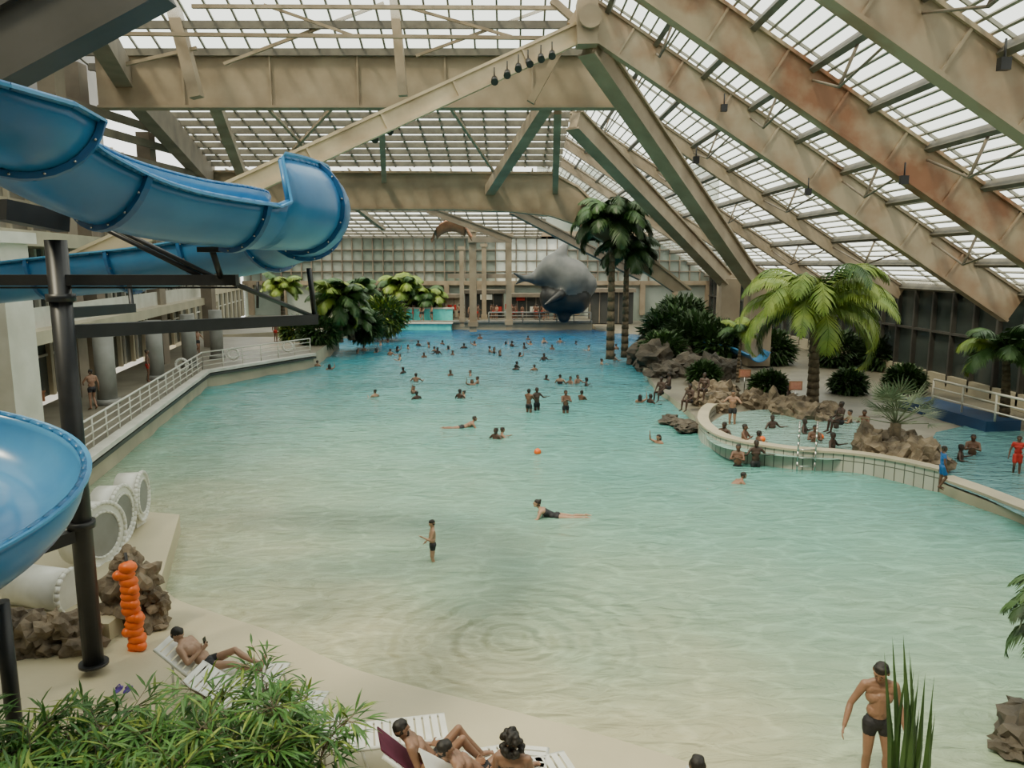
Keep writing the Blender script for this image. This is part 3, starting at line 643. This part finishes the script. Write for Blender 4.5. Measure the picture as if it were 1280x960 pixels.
for i in range(30):
    a=rr.uniform(0,6.28); b0=c0+Vector((math.cos(a)*.14,math.sin(a)*.13,0)); lean=rr.uniform(-.34,-.20) if i<6 else rr.uniform(-.08,.12)
    top=b0+Vector((lean,rr.uniform(-.1,.1),rr.uniform(1.6,2.5) if i>=6 else rr.uniform(2.65,2.95))); mid=b0.lerp(top,.6)+Vector((.05 if i<6 else rr.uniform(-.04,.04),0,0))
    s=Vector((1,rr.uniform(-.6,.6),0)).normalized()*rr.uniform(.028,.045); k=Vector((0,.012,0))
    mb.add([b0-s*.6,b0+s*.6,mid+s,top,mid-s,b0-k,mid-k*2],[(0,5,6,4),(5,1,2,6),(6,2,3),(4,6,3)],0)
mb.obj('sansevieria_plant',[m_leaf])

# ================================================================= PROPS
for (u,v,Y,r,ax) in ((178,620,19.2,.62,(.97,.20,0)),(153,643,17.9,.70,(.99,.05,0)),(128,668,16.6,.72,(.97,-.22,0))):
    mb=MB(); c=A(u,v,Y); ax=Vector(ax).normalized()
    mb.cyl(c-ax*.55,c,r,n=32,mi=0); torus(mb,c,r,.05,ax,0,32); mb.cyl(c,c+ax*.02,r*.72,n=32,mi=1); torus(mb,c+ax*.02,r*.72,.03,ax,0,28)
    zb=.5; mb.box(Vector((c.x,c.y,(c.z-r+zb)/2+.1))-ax*.3,(.5,.5,max(.2,c.z-r-zb+.2)),0)
    mb.obj('water_jet_drum',[m_plastic,m_col])
mb=MB(); c=A(62,738,14.4); mb.cyl(c+Vector((-.8,.3,0)),c+Vector((.45,-.05,0)),.42,n=28); torus(mb,c+Vector((.42,-.05,0)),.43,.05,(1,0,0)); mb.cyl(c+Vector((.1,0,0)),(c.x+.1,c.y,.5),.1,n=10); mb.obj('white_tank',[m_plastic])
mb=MB(); mb.poly([(-13,13.8),(-7.6,13.6),(-7.5,15.5),(-9.0,20.0),(-13.2,21)],-.5,.5); mb.obj('drum_plinth_floor',[m_sand])
mb=MB(); rr=random.Random(3)
for i in range(13):
    v=815-i*8.8; p=A(172-i*1.2+rr.uniform(-3,3),v,13.3); mb.sphere(p,.15,0,(1.15,1.0,.8),2,.1,i); 
    if i%2: mb.sphere(p+Vector((rr.choice((-.1,.1)),-.05,0)),.11,0,(1,1,.9),2)
p0=A(172,822,13.3); mb.cyl((p0.x,p0.y+.05,.35),(p0.x-.1,p0.y+.05,2.0),.03,n=8,mi=1)
mb.obj('orange_float_stack',[m_orange,m_black])
m_sf=M('sign_face',(.55,.22,.16),(.6,.3,.2),.5,9)
for u,v,z in ((930,492,.6),(993,510,.6)):
    mb=MB(); p=G(u,v,z); mb.cyl(p,p+Vector((0,0,.9)),.03,n=8,mi=1); mb.box(p+Vector((0,0,1.05)),(.6,.05,.42),0); mb.box(p+Vector((0,-.03,1.05)),(.5,.02,.32),2); mb.obj('info_sign',[m_tan,m_steel,m_sf])
mb=MB()
for u in (996,1018):
    p=G(u,590,.0); q=G(u+2,566,.5); pts=catmull([p,p+Vector((0,0,1.35)),p.lerp(q,.5)+Vector((0,0,1.45)),q+Vector((0,0,1.0)),q],4); mb.tube(pts,.03,8)
for k in range(3): z=.2+.3*k; mb.cyl(G(996,590,0)+Vector((0,0,z)),G(1018,590,0)+Vector((0,0,z)),.02,n=6)
mb.obj('pool_handrail',[m_steel])
a=G(1150,512,.3); b=G(1265,545,.3); mb=MB(); mb.beam(a+Vector((0,.6,.25)),b+Vector((0,.6,.25)),1.6,.5,0); mb.obj('walkway_floor',[m_bluep])
railing('walkway_railing',G(1165,505,.8),G(1290,540,.8),1.15,1.6,3,m_white,.045)
railing('walkway_railing',G(1150,472,.3),G(1230,478,.3),1.1,2,2,m_white,.045)
def ball(p,r=.16):
    mb=MB(); mb.sphere(p,r,0,sub=3); mb.cyl(p+Vector((0,0,r*.96)),p+Vector((0,0,r*1.05)),.03,n=8); mb.obj('orange_ball',[m_orange])
for u,v,z,r in ((672,565,.05,.14),(953,549,.6,.12),(1026,546,.6,.12)): ball(G(u,v,z),r)
mb=MB(); 
for k in(0,1):
    p=G(148+k*12,862,.36); mb.sphere(p,.13,0,(.45,1,.12),2); mb.tube([p+Vector((-.05,0,.02)),p+Vector((0,.05,.07)),p+Vector((.05,0,.02))],.01,6)
mb.obj('flip_flops',[m_purple])
def place(ob,loc,hd): ob.location=loc; ob.rotation_euler=(0,0,math.atan2(hd[1],hd[0])-math.pi/2); return ob
def lounger(loc,hd,towel=None,ba=40):
    mb=MB(); ca,sa=math.cos(math.radians(ba)),math.sin(math.radians(ba))
    for sx in(-.3,.3):
        mb.cyl((sx,-.12,.33),(sx,1.25,.33),.028,n=8); mb.cyl((sx,-.12,.33),(sx,-.12-.78*ca,.33+.78*sa),.028,n=8)
        for y in(0.05,1.1): mb.cyl((sx,y,.33),(sx,y+.08,.0),.025,.02,8)
        mb.cyl((sx,-.12-.4*ca,.33+.4*sa),(sx,-.45,0),.02,n=8)
    for i in range(12): mb.box((0,-.06+i*.115,.345),(.58,.085,.02))
    for i in range(7):
        t=.06+i*.11; mb.beam((-.29,-.12-t*ca,.345+t*sa),(.29,-.12-t*ca,.345+t*sa),.085,.02,0,up=(0,sa,ca))
    if towel:
        mb.beam((0,-.15,.375),(0,-.12-.8*ca,.38+.8*sa),.5,.02,1,up=(0,sa,ca)); mb.box((0,.15,.372),(.52,.6,.02),1)
    ob=mb.obj('sun_lounger',[m_plastic,towel or m_mar]); return place(ob,loc,hd)

# ================================================================= PEOPLE
def fr(v): return Vector(v)
def mirror(d,k,v): d[k+'L']=Vector((-v[0],v[1],v[2])); d[k+'R']=Vector(v)
def stand():
    J=dict(P=fr((0,0,.93)),W=fr((0,.005,1.08)),C=fr((0,0,1.27)),N=fr((0,-.015,1.47)),H=fr((0,.015,1.63)))
    mirror(J,'S',(.18,-.01,1.42)); mirror(J,'hip',(.085,0,.91)); mirror(J,'k',(.10,.02,.49)); mirror(J,'a',(.11,-.02,.09)); mirror(J,'t',(.135,.15,.03))
    mirror(J,'e',(.27,-.03,1.13)); mirror(J,'w',(.31,.05,.89)); J['f']=fr((0,1,0)); J['u']=fr((0,0,1)); return J
def reclined(knees=True,ang=40):
    ca,sa=math.cos(math.radians(ang)),math.sin(math.radians(ang)); P=fr((0,.02,.47)); d=fr((0,-ca,sa)); 
    J=dict(P=P,W=P+d*.15,C=P+d*.34+fr((0,0,.02)),N=P+d*.54+fr((0,0,.02)),H=P+d*.69+fr((0,.04,.04)))
    for sg,k in((-1,'L'),(1,'R')):
        J['S'+k]=P+d*.49+fr((sg*.18,0,.01)); J['hip'+k]=P+fr((sg*.085,0,-.01))
        J['e'+k]=J['S'+k]+fr((sg*.09,.08,-.26)); J['w'+k]=J['e'+k]+fr((-sg*.12,.22,.06))
    J['e'+'L'].z=max(J['eL'].z,.45); J['eR'].z=max(J['eR'].z,.45)
    if knees: mirror(J,'k',(.12,.36,.82)); mirror(J,'a',(.11,.66,.42)); mirror(J,'t',(.13,.82,.38))
    else: mirror(J,'k',(.09,.46,.52)); mirror(J,'a',(.07,.88,.43)); mirror(J,'t',(.09,.93,.58))
    J['f']=(-d*.15+fr((0,1,.1))).normalized(); J['u']=fr((0,-.25,1)).normalized(); return J
def sitting():
    J=stand(); dz=-.46
    for k in J:
        if k not in('f','u'): J[k]=J[k]+fr((0,0,dz))
    mirror(J,'k',(.13,.42,.50)); mirror(J,'a',(.13,.46,.10)); mirror(J,'t',(.14,.62,.04)); mirror(J,'e',(.24,.08,.70)); mirror(J,'w',(.16,.32,.58)); return J
def person(name,J,sk,cloth=m_clothk,hair='short',voxel=.012,suit='trunks',scale=1.0,beard=False,belly=0,fingers=True):
    pr=[]
    def c(p0,p1,r0,r1,l=0): pr.append((Vector(p0),Vector(p1),r0,r1,l))
    P,W,C,N,H=[J[k] for k in'PWCNH']; S=(J['SR']-J['SL']).normalized(); hs=(J['hipR']-J['hipL']).normalized(); fw=(C-P).cross(S).normalized()
    if fw.dot(J['f'])<-.3: fw=-fw
    bodyl=2 if suit in('suit','shirt') else 0
    low=2
    c(J['hipL'],J['hipR'],.098,.098,low); c(P-fw*.03-hs*.05,P-fw*.03+hs*.05,.095,.095,low)
    c(P,W,.105,.098,low if suit!='trunks' else 0) if suit!='trunks' else c(P+(W-P)*.35,W,.10,.098,0)
    c(P,P+(W-P)*.28,.108,.106,low)
    c(W-S*.055,W+S*.055,.092,.092,bodyl); c(W+fw*(.01+belly)-S*.04,W+fw*(.01+belly)+S*.04,.085+belly*.3,.085+belly*.3,bodyl)
    c(W,C,.11,.115,bodyl); c(C-S*.075,C+S*.075,.098,.098,bodyl)
    c(C+fw*.035-S*.075,C+fw*.035-S*.02,.07,.07,bodyl); c(C+fw*.035+S*.075,C+fw*.035+S*.02,.07,.07,bodyl)
    uc=C.lerp(N,.5); c(uc-S*.10,uc+S*.10,.082,.082,bodyl if suit=='shirt' else 0)
    ub=C.lerp(N,.72)
    for s in'LR':
        Sh=J['S'+s]; c(Sh,ub,.058,.07,0 if suit!='shirt' else 2); c(Sh,N+(H-N)*.15,.042,.048); 
        E=J['e'+s]; Wr=J['w'+s]; m=Sh.lerp(E,.4); c(Sh,m,.058,.052,2 if suit=='shirt' else 0); c(m,E,.05,.040); m2=E.lerp(Wr,.3); c(E,m2,.039,.043); c(m2,Wr,.043,.027)
        d=(Wr-E).normalized(); inw=(C-Wr); t=J.get('palm'+s); 
        nrm=(inw-d*inw.dot(d)).normalized() if t is None else t
        tt=d.cross(nrm).normalized(); 
        if tt.dot(fw)<0: tt=-tt
        for k in(-1,0,1): c(Wr+d*.01+tt*.010*k,Wr+d*.085+tt*.028*k,.016,.013)
        if fingers:
            for i,(k,l) in enumerate(((1.5,.072),(.5,.082),(-.5,.076),(-1.5,.058))):
                b=Wr+d*.085+tt*.021*k; m_=b+(d*.95+nrm*.22+tt*.06*k).normalized()*l*.55; e_=m_+(d*.8+nrm*.6+tt*.05*k).normalized()*l*.5
                c(b,m_,.0095,.009); c(m_,e_,.009,.0075)
            b=Wr+d*.03+tt*.03; m_=b+(d*.7+tt*.75+nrm*.15).normalized()*.045; c(b-tt*.01,m_,.014,.0115); c(m_,m_+(d*.9+tt*.3+nrm*.3).normalized()*.035,.011,.009)
        else: c(Wr+d*.08,Wr+d*.16,.024,.015)
        Hp=J['hip'+s]; K=J['k'+s]; An=J['a'+s]; To=J['t'+s]
        c(Hp,Hp.lerp(K,.5),.088,.072); c(Hp.lerp(K,.5),K,.072,.054)
        if suit!='suit': c(Hp,Hp.lerp(K,.24 if suit=='trunks' else .6),.098,.090,2)
        m3=K.lerp(An,.3); bk=-(To-An); bk=(bk-(An-K).normalized()*bk.dot((An-K).normalized())); bk=bk.normalized() if bk.length>1e-4 else -fw
        c(K,m3+bk*.018,.050,.055); c(m3+bk*.018,An,.055,.035)
        ft=(To-An).normalized(); c(An+bk*.03,An.lerp(To,.5),.038,.034); c(An.lerp(To,.5),To,.033,.024)
        sv=hs; c(To-sv*.02,To+sv*.02,.022,.02)
    f,u=J['f'].normalized(),J['u'].normalized(); s=f.cross(u).normalized(); u=s.cross(f).normalized()
    c(N-(H-N)*.15,H-u*.04-f*.02,.056,.052)
    c(H+u*.022-f*.03,H+u*.022+f*.012,.086,.082); c(H+f*.03,H-u*.088+f*.052,.062,.032); c(H-u*.06+f*.02-s*.03,H-u*.06+f*.02+s*.03,.045,.045)
    c(H+u*.022+f*.045-s*.035,H+u*.022+f*.045+s*.035,.045,.045)
    c(H+f*.090+u*.012,H+f*.108-u*.022,.009,.014)
    c(H+f*.083-u*.052-s*.018,H+f*.083-u*.052+s*.018,.009,.009,4)
    for sg in(-1,1):
        c(H+f*.083+s*sg*.033+u*.010,H+f*.084+s*sg*.036+u*.010,.010,.010,3); c(H+f*.088+s*sg*.02+u*.028,H+f*.083+s*sg*.045+u*.028,.007,.006,1)
        c(H+s*sg*.088-f*.012+u*.018,H+s*sg*.086-f*.008-u*.022,.017,.012)
    if hair!='none':
        c(H+u*.045-f*.035,H+u*.05+f*.005,.088,.082,1); c(H+u*.01-f*.05,H-u*.03-f*.05,.068,.055,1); c(H+u*.08+f*.02-s*.03,H+u*.08+f*.02+s*.03,.045,.045,1)
        for sg in(-1,1): c(H+s*sg*.06+u*.04-f*.02,H+s*sg*.066-f*.035-u*.01,.038,.03,1)
    if hair=='long':
        for sg in(-1,0,1): c(H-f*.05+s*sg*.045+u*.02,H-f*.075+s*sg*.06-u*.20,.065,.045,1)
    if hair=='curly':
        rr=random.Random(3)
        for i in range(46):
            d=Vector((rr.gauss(0,1),rr.gauss(0,1),rr.gauss(0,1))).normalized()
            if d.dot(f)>.45 and d.dot(u)<.5: continue
            q=H+u*.02-f*.03+d*.115-u*(.06 if d.dot(u)<0 else 0); c(q,q+d*.01,.04,.04,1)
    if hair=='bun': c(H+u*.10-f*.08,H+u*.11-f*.09,.04,.04,1)
    if beard: c(H-u*.07+f*.045-s*.03,H-u*.07+f*.045+s*.03,.042,.042,1)
    vs=[];fs=[];V,Fc=ico(2)
    for(p0,p1,r0,r1,l) in pr:
        for p,r in((p0,r0),(p1,r1)):
            o=len(vs); vs+=[p+v*r for v in V]; fs+=[[o+i for i in f_] for f_ in Fc]
        d=p1-p0
        if d.length>1e-3:
            d.normalize(); a=d.orthogonal().normalized(); b=d.cross(a); n=12; o=len(vs)
            for p,r in((p0,r0),(p1,r1)):
                for i in range(n): t=2*math.pi*i/n; vs.append(p+(a*math.cos(t)+b*math.sin(t))*r)
            fs+=[[o+i,o+(i+1)%n,o+n+(i+1)%n,o+n+i] for i in range(n)]+[[o+i for i in range(n)][::-1],[o+n+i for i in range(n)]]
    me=bpy.data.meshes.new('tmp'); me.from_pydata([tuple(v) for v in vs],[],fs); ob=bpy.data.objects.new('tmp',me); bpy.context.scene.collection.objects.link(ob)
    rm=ob.modifiers.new('r','REMESH'); rm.mode='VOXEL'; rm.voxel_size=voxel; rm.use_smooth_shade=True
    sm=ob.modifiers.new('s','SMOOTH'); sm.factor=.5; sm.iterations=2
    dg=bpy.context.evaluated_depsgraph_get(); out=bpy.data.meshes.new_from_object(ob.evaluated_get(dg)); bpy.data.objects.remove(ob); bpy.data.meshes.remove(me)
    n=len(out.polygons); cen=np.zeros(n*3); out.polygons.foreach_get('center',cen); cen=cen.reshape(-1,3); best=np.full(n,1e9); lab=np.zeros(n,int)
    for(p0,p1,r0,r1,l) in pr:
        a=np.array(p0); ab=np.array(p1)-a; L2=max(ab@ab,1e-9); t=np.clip(((cen-a)@ab)/L2,0,1); d=np.linalg.norm(cen-(a+t[:,None]*ab),axis=1)-(r0+(r1-r0)*t)
        mk=d<best-1e-5; best[mk]=d[mk]; lab[mk]=l
    out.materials.clear()
    for m in(sk,m_hair,cloth,m_eye,m_lips): out.materials.append(m)
    out.polygons.foreach_set('material_index',lab.astype(np.int32)); out.polygons.foreach_set('use_smooth',[True]*n); out.update(); out.name=name
    return out
def put(name,me,loc,hd,sc=1.0):
    ob=bpy.data.objects.new(name,me); bpy.context.scene.collection.objects.link(ob); place(ob,loc,hd); ob.scale=(sc,)*3; return ob

J=stand(); 
J['wR']=fr((.43,.10,.90)); J['eR']=fr((.33,-.03,1.14)); J['wL']=fr((-.30,.12,.90)); J['eL']=fr((-.27,-.03,1.13))
J['kL']=fr((-.13,.06,.50)); J['aL']=fr((-.16,.02,.09)); J['tL']=fr((-.20,.18,.03)); J['tR']=fr((.16,.15,.03))
J['H']=fr((.02,.05,1.62)); J['f']=fr((.5,.8,-.5)); J['u']=fr((.1,.35,1))
put('standing_man',person('standing_man',J,sk_tan,voxel=.0065,hair='short'),G(1090,984,.0),(-.12,-1),1.08)
lc=G(262,862,.33); lounger(lc,(1,-.08)); 
J=reclined(False,38); J['eL']=J['SL']+fr((-.06,.16,-.20)); J['wL']=J['eL']+fr((.14,.14,.14)); J['eR']=J['SR']+fr((.06,.16,-.20)); J['wR']=J['eR']+fr((-.16,.14,.14)); J['f']=fr((0,.9,-.35)); J['kL']=fr((-.1,.42,.66)); 
ob=put('reclining_man',person('reclining_man',J,sk_light,voxel=.009),lc,(1,-.08))
mb=MB(); ph=J['wR'].lerp(J['wL'],.5)+fr((0,.07,.10)); mb.beam(ph-fr((0,.02,.08)),ph+fr((0,-.05,.08)),.08,.012,0,up=(0,1,0)); mb.box(ph,(.02,.02,.02)); place(mb.obj('phone',[m_phone]),lc,(1,-.08))
lounger(G(305,898,.33),(1,-.12),None,30)
def grp(name,u,v,J,sk,hd,**k):
    hz=J['H'].z; p=G(u,v,.33+hz); a=math.atan2(hd[1],hd[0])-math.pi/2; off=Matrix.Rotation(a,3,'Z')@Vector((J['H'].x,J['H'].y,0)); loc=Vector((p.x-off.x,p.y-off.y,.33))
    put(name,person(name,J,sk,**k),loc,hd); return loc
J=reclined(True,48); J['f']=fr((-.3,.9,.05)); l=grp('reclining_man',502,911,J,sk_tan,(1,.28),voxel=.009,beard=True); lounger(l,(1,.28),m_mar,45)
J=reclined(True,40); J['kL']=fr((-.14,.40,.70)); l=grp('reclining_man',557,937,J,sk_tan,(1,.35),voxel=.009); lounger(l,(1,.35),m_plastic,38)
J=sitting(); J['f']=fr((.1,1,-.1)); J['u']=fr((0,.1,1)); 
l=grp('seated_woman',641,926,J,sk_tan,(.15,1),hair='curly',voxel=.01,suit='suit',cloth=m_clothk); lounger(l+Vector((0,-.1,.0)),(.15,1),None,15)
l=grp('seated_man',872,957,sitting(),sk_tan,(.4,1),voxel=.012); lounger(l+Vector((0,-.1,0)),(.4,1),None,20)
lounger(G(448,948,.33),(1,.2),None,42)
J=stand(); J['eL']=fr((-.27,.1,1.15)); J['wL']=fr((-.2,.32,1.25)); J['eR']=fr((.28,-.05,1.15)); J['wR']=fr((.30,.15,.95)); J['f']=fr((.1,1,-.3))
put('child_wading',person('child_wading',J,sk_light,voxel=.014,fingers=False),G(541,700,0)+Vector((0,0,-.30)),(-1,-.25),.76)
J=dict(P=fr((0,0,.02)),W=fr((0,.14,.04)),C=fr((0,.32,.12)),N=fr((0,.48,.24)),H=fr((0,.58,.38)),f=fr((0,1,.1)),u=fr((0,-.2,1)))
mirror(J,'S',(.17,.46,.17)); mirror(J,'hip',(.085,-.02,.02)); mirror(J,'k',(.1,-.44,.0)); mirror(J,'a',(.12,-.84,.03)); mirror(J,'t',(.13,-.98,.03)); mirror(J,'e',(.30,.55,-.02)); mirror(J,'w',(.2,.75,-.08))
mesw=person('swimming_woman',J,sk_light,hair='bun',voxel=.014,suit='suit',fingers=False); put('swimming_woman',mesw,G(696,646,0)+Vector((0,0,.0)),(-1,.1))
mesw2=person('swimming_man',J,sk_tan,voxel=.016,fingers=False); put('swimming_man',mesw2,G(910,610,-.1)+Vector((0,0,.0)),(1,.3)); put('swimming_man',mesw2,G(578,533,0)-Vector((0,0,.06)),(1,.3)); 
var=[]
for i,(sk,hair) in enumerate(((sk_tan,'short'),(sk_brown,'short'),(sk_light,'bun'),(sk_tan,'long'),(sk_dark,'short'))):
    J=stand(); k=i
    if k==0: mirror(J,'e',(.36,.14,1.24)); mirror(J,'w',(.40,.36,1.28))
    if k==1: mirror(J,'e',(.24,.16,1.2)); mirror(J,'w',(.05,.26,1.28))
    if k==2: mirror(J,'e',(.30,.12,1.22)); mirror(J,'w',(.25,.36,1.32))
    if k==3: mirror(J,'e',(.28,.0,1.16)); mirror(J,'w',(.2,.25,1.15)); J['eR']=fr((.36,.1,1.5)); J['wR']=fr((.34,.15,1.75))
    if k==4: mirror(J,'e',(.36,.05,1.22)); mirror(J,'w',(.48,.22,1.26))
    J['f']=fr((.15*(k-2),1,0)); var.append(person('swimmer',J,sk,hair=hair,voxel=.022,fingers=False,suit='suit' if hair in('bun','long') else 'trunks'))
rr=random.Random(77)
neck=[(469,492),(517,487),(521,496),(563,466),(588,466),(597,476),(575,494),(580,492),(504,463),(520,472),(447,438),(470,437),(488,440),(497,436),(510,432),(523,429),(536,430),(543,435),(560,433),(566,439),(553,427),(580,432),(593,428),(600,420),(612,436),(618,437),(625,441),(632,427),(640,429),(650,442),(655,431),(645,458),(668,459),(646,455),(680,446),(700,475),(713,475),(722,474),(683,471),(727,496),(752,452),(768,446),(770,433),(736,434),(720,427),(700,424),(680,424),(660,421),(690,432),(485,424),(500,446),(620,545),(628,542),(412,458),(397,455),(823,551),(455,434),(530,443),(547,438),(476,428),(590,478),(733,478),(663,427),(800,500),(813,500)]
for (u,v) in neck: put('swimmer',var[rr.randrange(5)],G(u,v+4,0)+Vector((0,0,-1.24-rr.uniform(0,.1))),(rr.uniform(-1,1),rr.uniform(-1,1)),rr.uniform(.95,1.03))
for (u,v,k) in ((661,512,1),(671,510,4),(707,514,1)): put('wading_man',var[k],G(u,v+2,0)+Vector((0,0,-.62)),(rr.uniform(-1,1),rr.uniform(-1,1)),1.0)
for (u,v,z,dz,k) in ((915,530,.5,-.3,0),(930,556,.5,-.95,1),(944,584,.0,-.75,4),(922,582,.0,-.95,1),(1040,562,.5,-1.1,4),(1018,552,.5,-1.1,1),(1045,535,.5,-1.0,4),(1080,528,.5,-1.2,1),(965,535,.5,-1.2,4),(985,506,.5,-.8,4),(1215,568,.36,-1.0,1),(1005,540,.5,-1.2,4),(1062,528,.5,-1.2,0),(905,546,.5,-1.15,4),(1200,574,.36,-1.2,4),(948,556,.5,-1.2,1)):
    put('bather',var[k],G(u,v,z)+Vector((0,0,dz)),(rr.uniform(-1,1),rr.uniform(-1,.2)),1.0)
Jst=stand(); Jst['eL']=fr((-.3,.1,1.2)); Jst['wL']=fr((-.2,.3,1.1)); Jst['kR']=fr((.1,.12,.5)); Jst['aR']=fr((.1,-.1,.12)); Jst['tR']=fr((.12,.05,.03))
mk=person('child',Jst,sk_brown,cloth=m_clothb,voxel=.016,fingers=False,suit='shirt'); put('child_standing',mk,G(1176,612,.44),(1,-.2),.78)
mk=person('child',Jst,sk_brown,cloth=m_red,voxel=.016,fingers=False,suit='shirt'); put('child_standing',mk,G(1270,592,.36)-Vector((0,0,.12)),(-.6,-1),.8)
mst=person('man',Jst,sk_tan,voxel=.018,fingers=False); mst2=person('man',stand(),sk_brown,voxel=.018,fingers=False,cloth=m_red)
for (u,v,k) in ((117,512,0),(186,478,1),(248,443,0),(345,428,1)): put('terrace_visitor',(mst,mst2)[k],G(u,v,1.0),(rr.uniform(-1,1),rr.uniform(-1,1)))
si=person('sitter',sitting(),sk_dark,voxel=.018,fingers=False)
for (u,v,z) in ((862,512,.35),(836,494,.35),(826,500,.1),(880,498,.9),(1050,540,.6)): put('seated_bather',si,G(u,v,z)+Vector((0,0,-.05)),(rr.uniform(-1,-.2),rr.uniform(-1,0)))
for i in range(40):
    x=rr.uniform(-13,7.5); y=rr.uniform(85.4,88); put('deck_visitor',(mst,mst2)[rr.randrange(2)],(x,y,.95),(rr.uniform(-1,1),rr.uniform(-1,1)))

def blob(name,pr,mats,voxel):
    vs=[];fs=[];V,Fc=ico(3)
    for(p0,p1,r0,r1,l) in pr:
        n=10
        for i in range(n+1):
            t=i/n; p=p0.lerp(p1,t); r=r0+(r1-r0)*t; o=len(vs); vs+=[p+v*r for v in V]; fs+=[[o+k for k in f] for f in Fc]
    me=bpy.data.meshes.new(name); me.from_pydata([tuple(v) for v in vs],[],fs); ob=bpy.data.objects.new('t',me); bpy.context.scene.collection.objects.link(ob)
    rm=ob.modifiers.new('r','REMESH'); rm.mode='VOXEL'; rm.voxel_size=voxel; rm.use_smooth_shade=True; s=ob.modifiers.new('s','SMOOTH'); s.iterations=6
    out=bpy.data.meshes.new_from_object(ob.evaluated_get(bpy.context.evaluated_depsgraph_get())); bpy.data.objects.remove(ob)
    n=len(out.polygons); cen=np.zeros(n*3); out.polygons.foreach_get('center',cen); cen=cen.reshape(-1,3); best=np.full(n,1e9); lab=np.zeros(n,int)
    for(p0,p1,r0,r1,l) in pr:
        a=np.array(p0); ab=np.array(p1)-a; t=np.clip(((cen-a)@ab)/max(ab@ab,1e-9),0,1); d=np.linalg.norm(cen-(a+t[:,None]*ab),axis=1)-(r0+(r1-r0)*t); mk_=d<best; best[mk_]=d[mk_]; lab[mk_]=l
    out.materials.clear()
    for m in mats: out.materials.append(m)
    out.polygons.foreach_set('material_index',lab.astype(np.int32)); out.polygons.foreach_set('use_smooth',[True]*n)
    return bpy.context.scene.collection.objects.link(bpy.data.objects.new(name,out))
Yw=82
blob('whale_sculpture',[(A(694,372,Yw),A(718,372,Yw),1.7,1.8,1),(A(694,340,Yw),A(712,350,Yw),1.9,2.3,0),(A(712,350,Yw),A(730,356,Yw),2.1,1.4,0),(A(694,338,Yw),A(672,348,Yw),1.8,.8,0),(A(672,348,Yw),A(654,348,Yw-1),.7,.3,0),(A(654,348,Yw-1),A(642,341,Yw-2),.35,.15,0),(A(654,348,Yw-1),A(645,355,Yw),.35,.15,0),(A(698,324,Yw),A(706,308,Yw+.5),.9,.4,0),(A(700,368,Yw-2),A(680,382,Yw-3),.5,.15,1),(A(705,384,Yw),A(705,396,Yw),.8,.7,1)],[m_wgrey,m_wblk],.18)
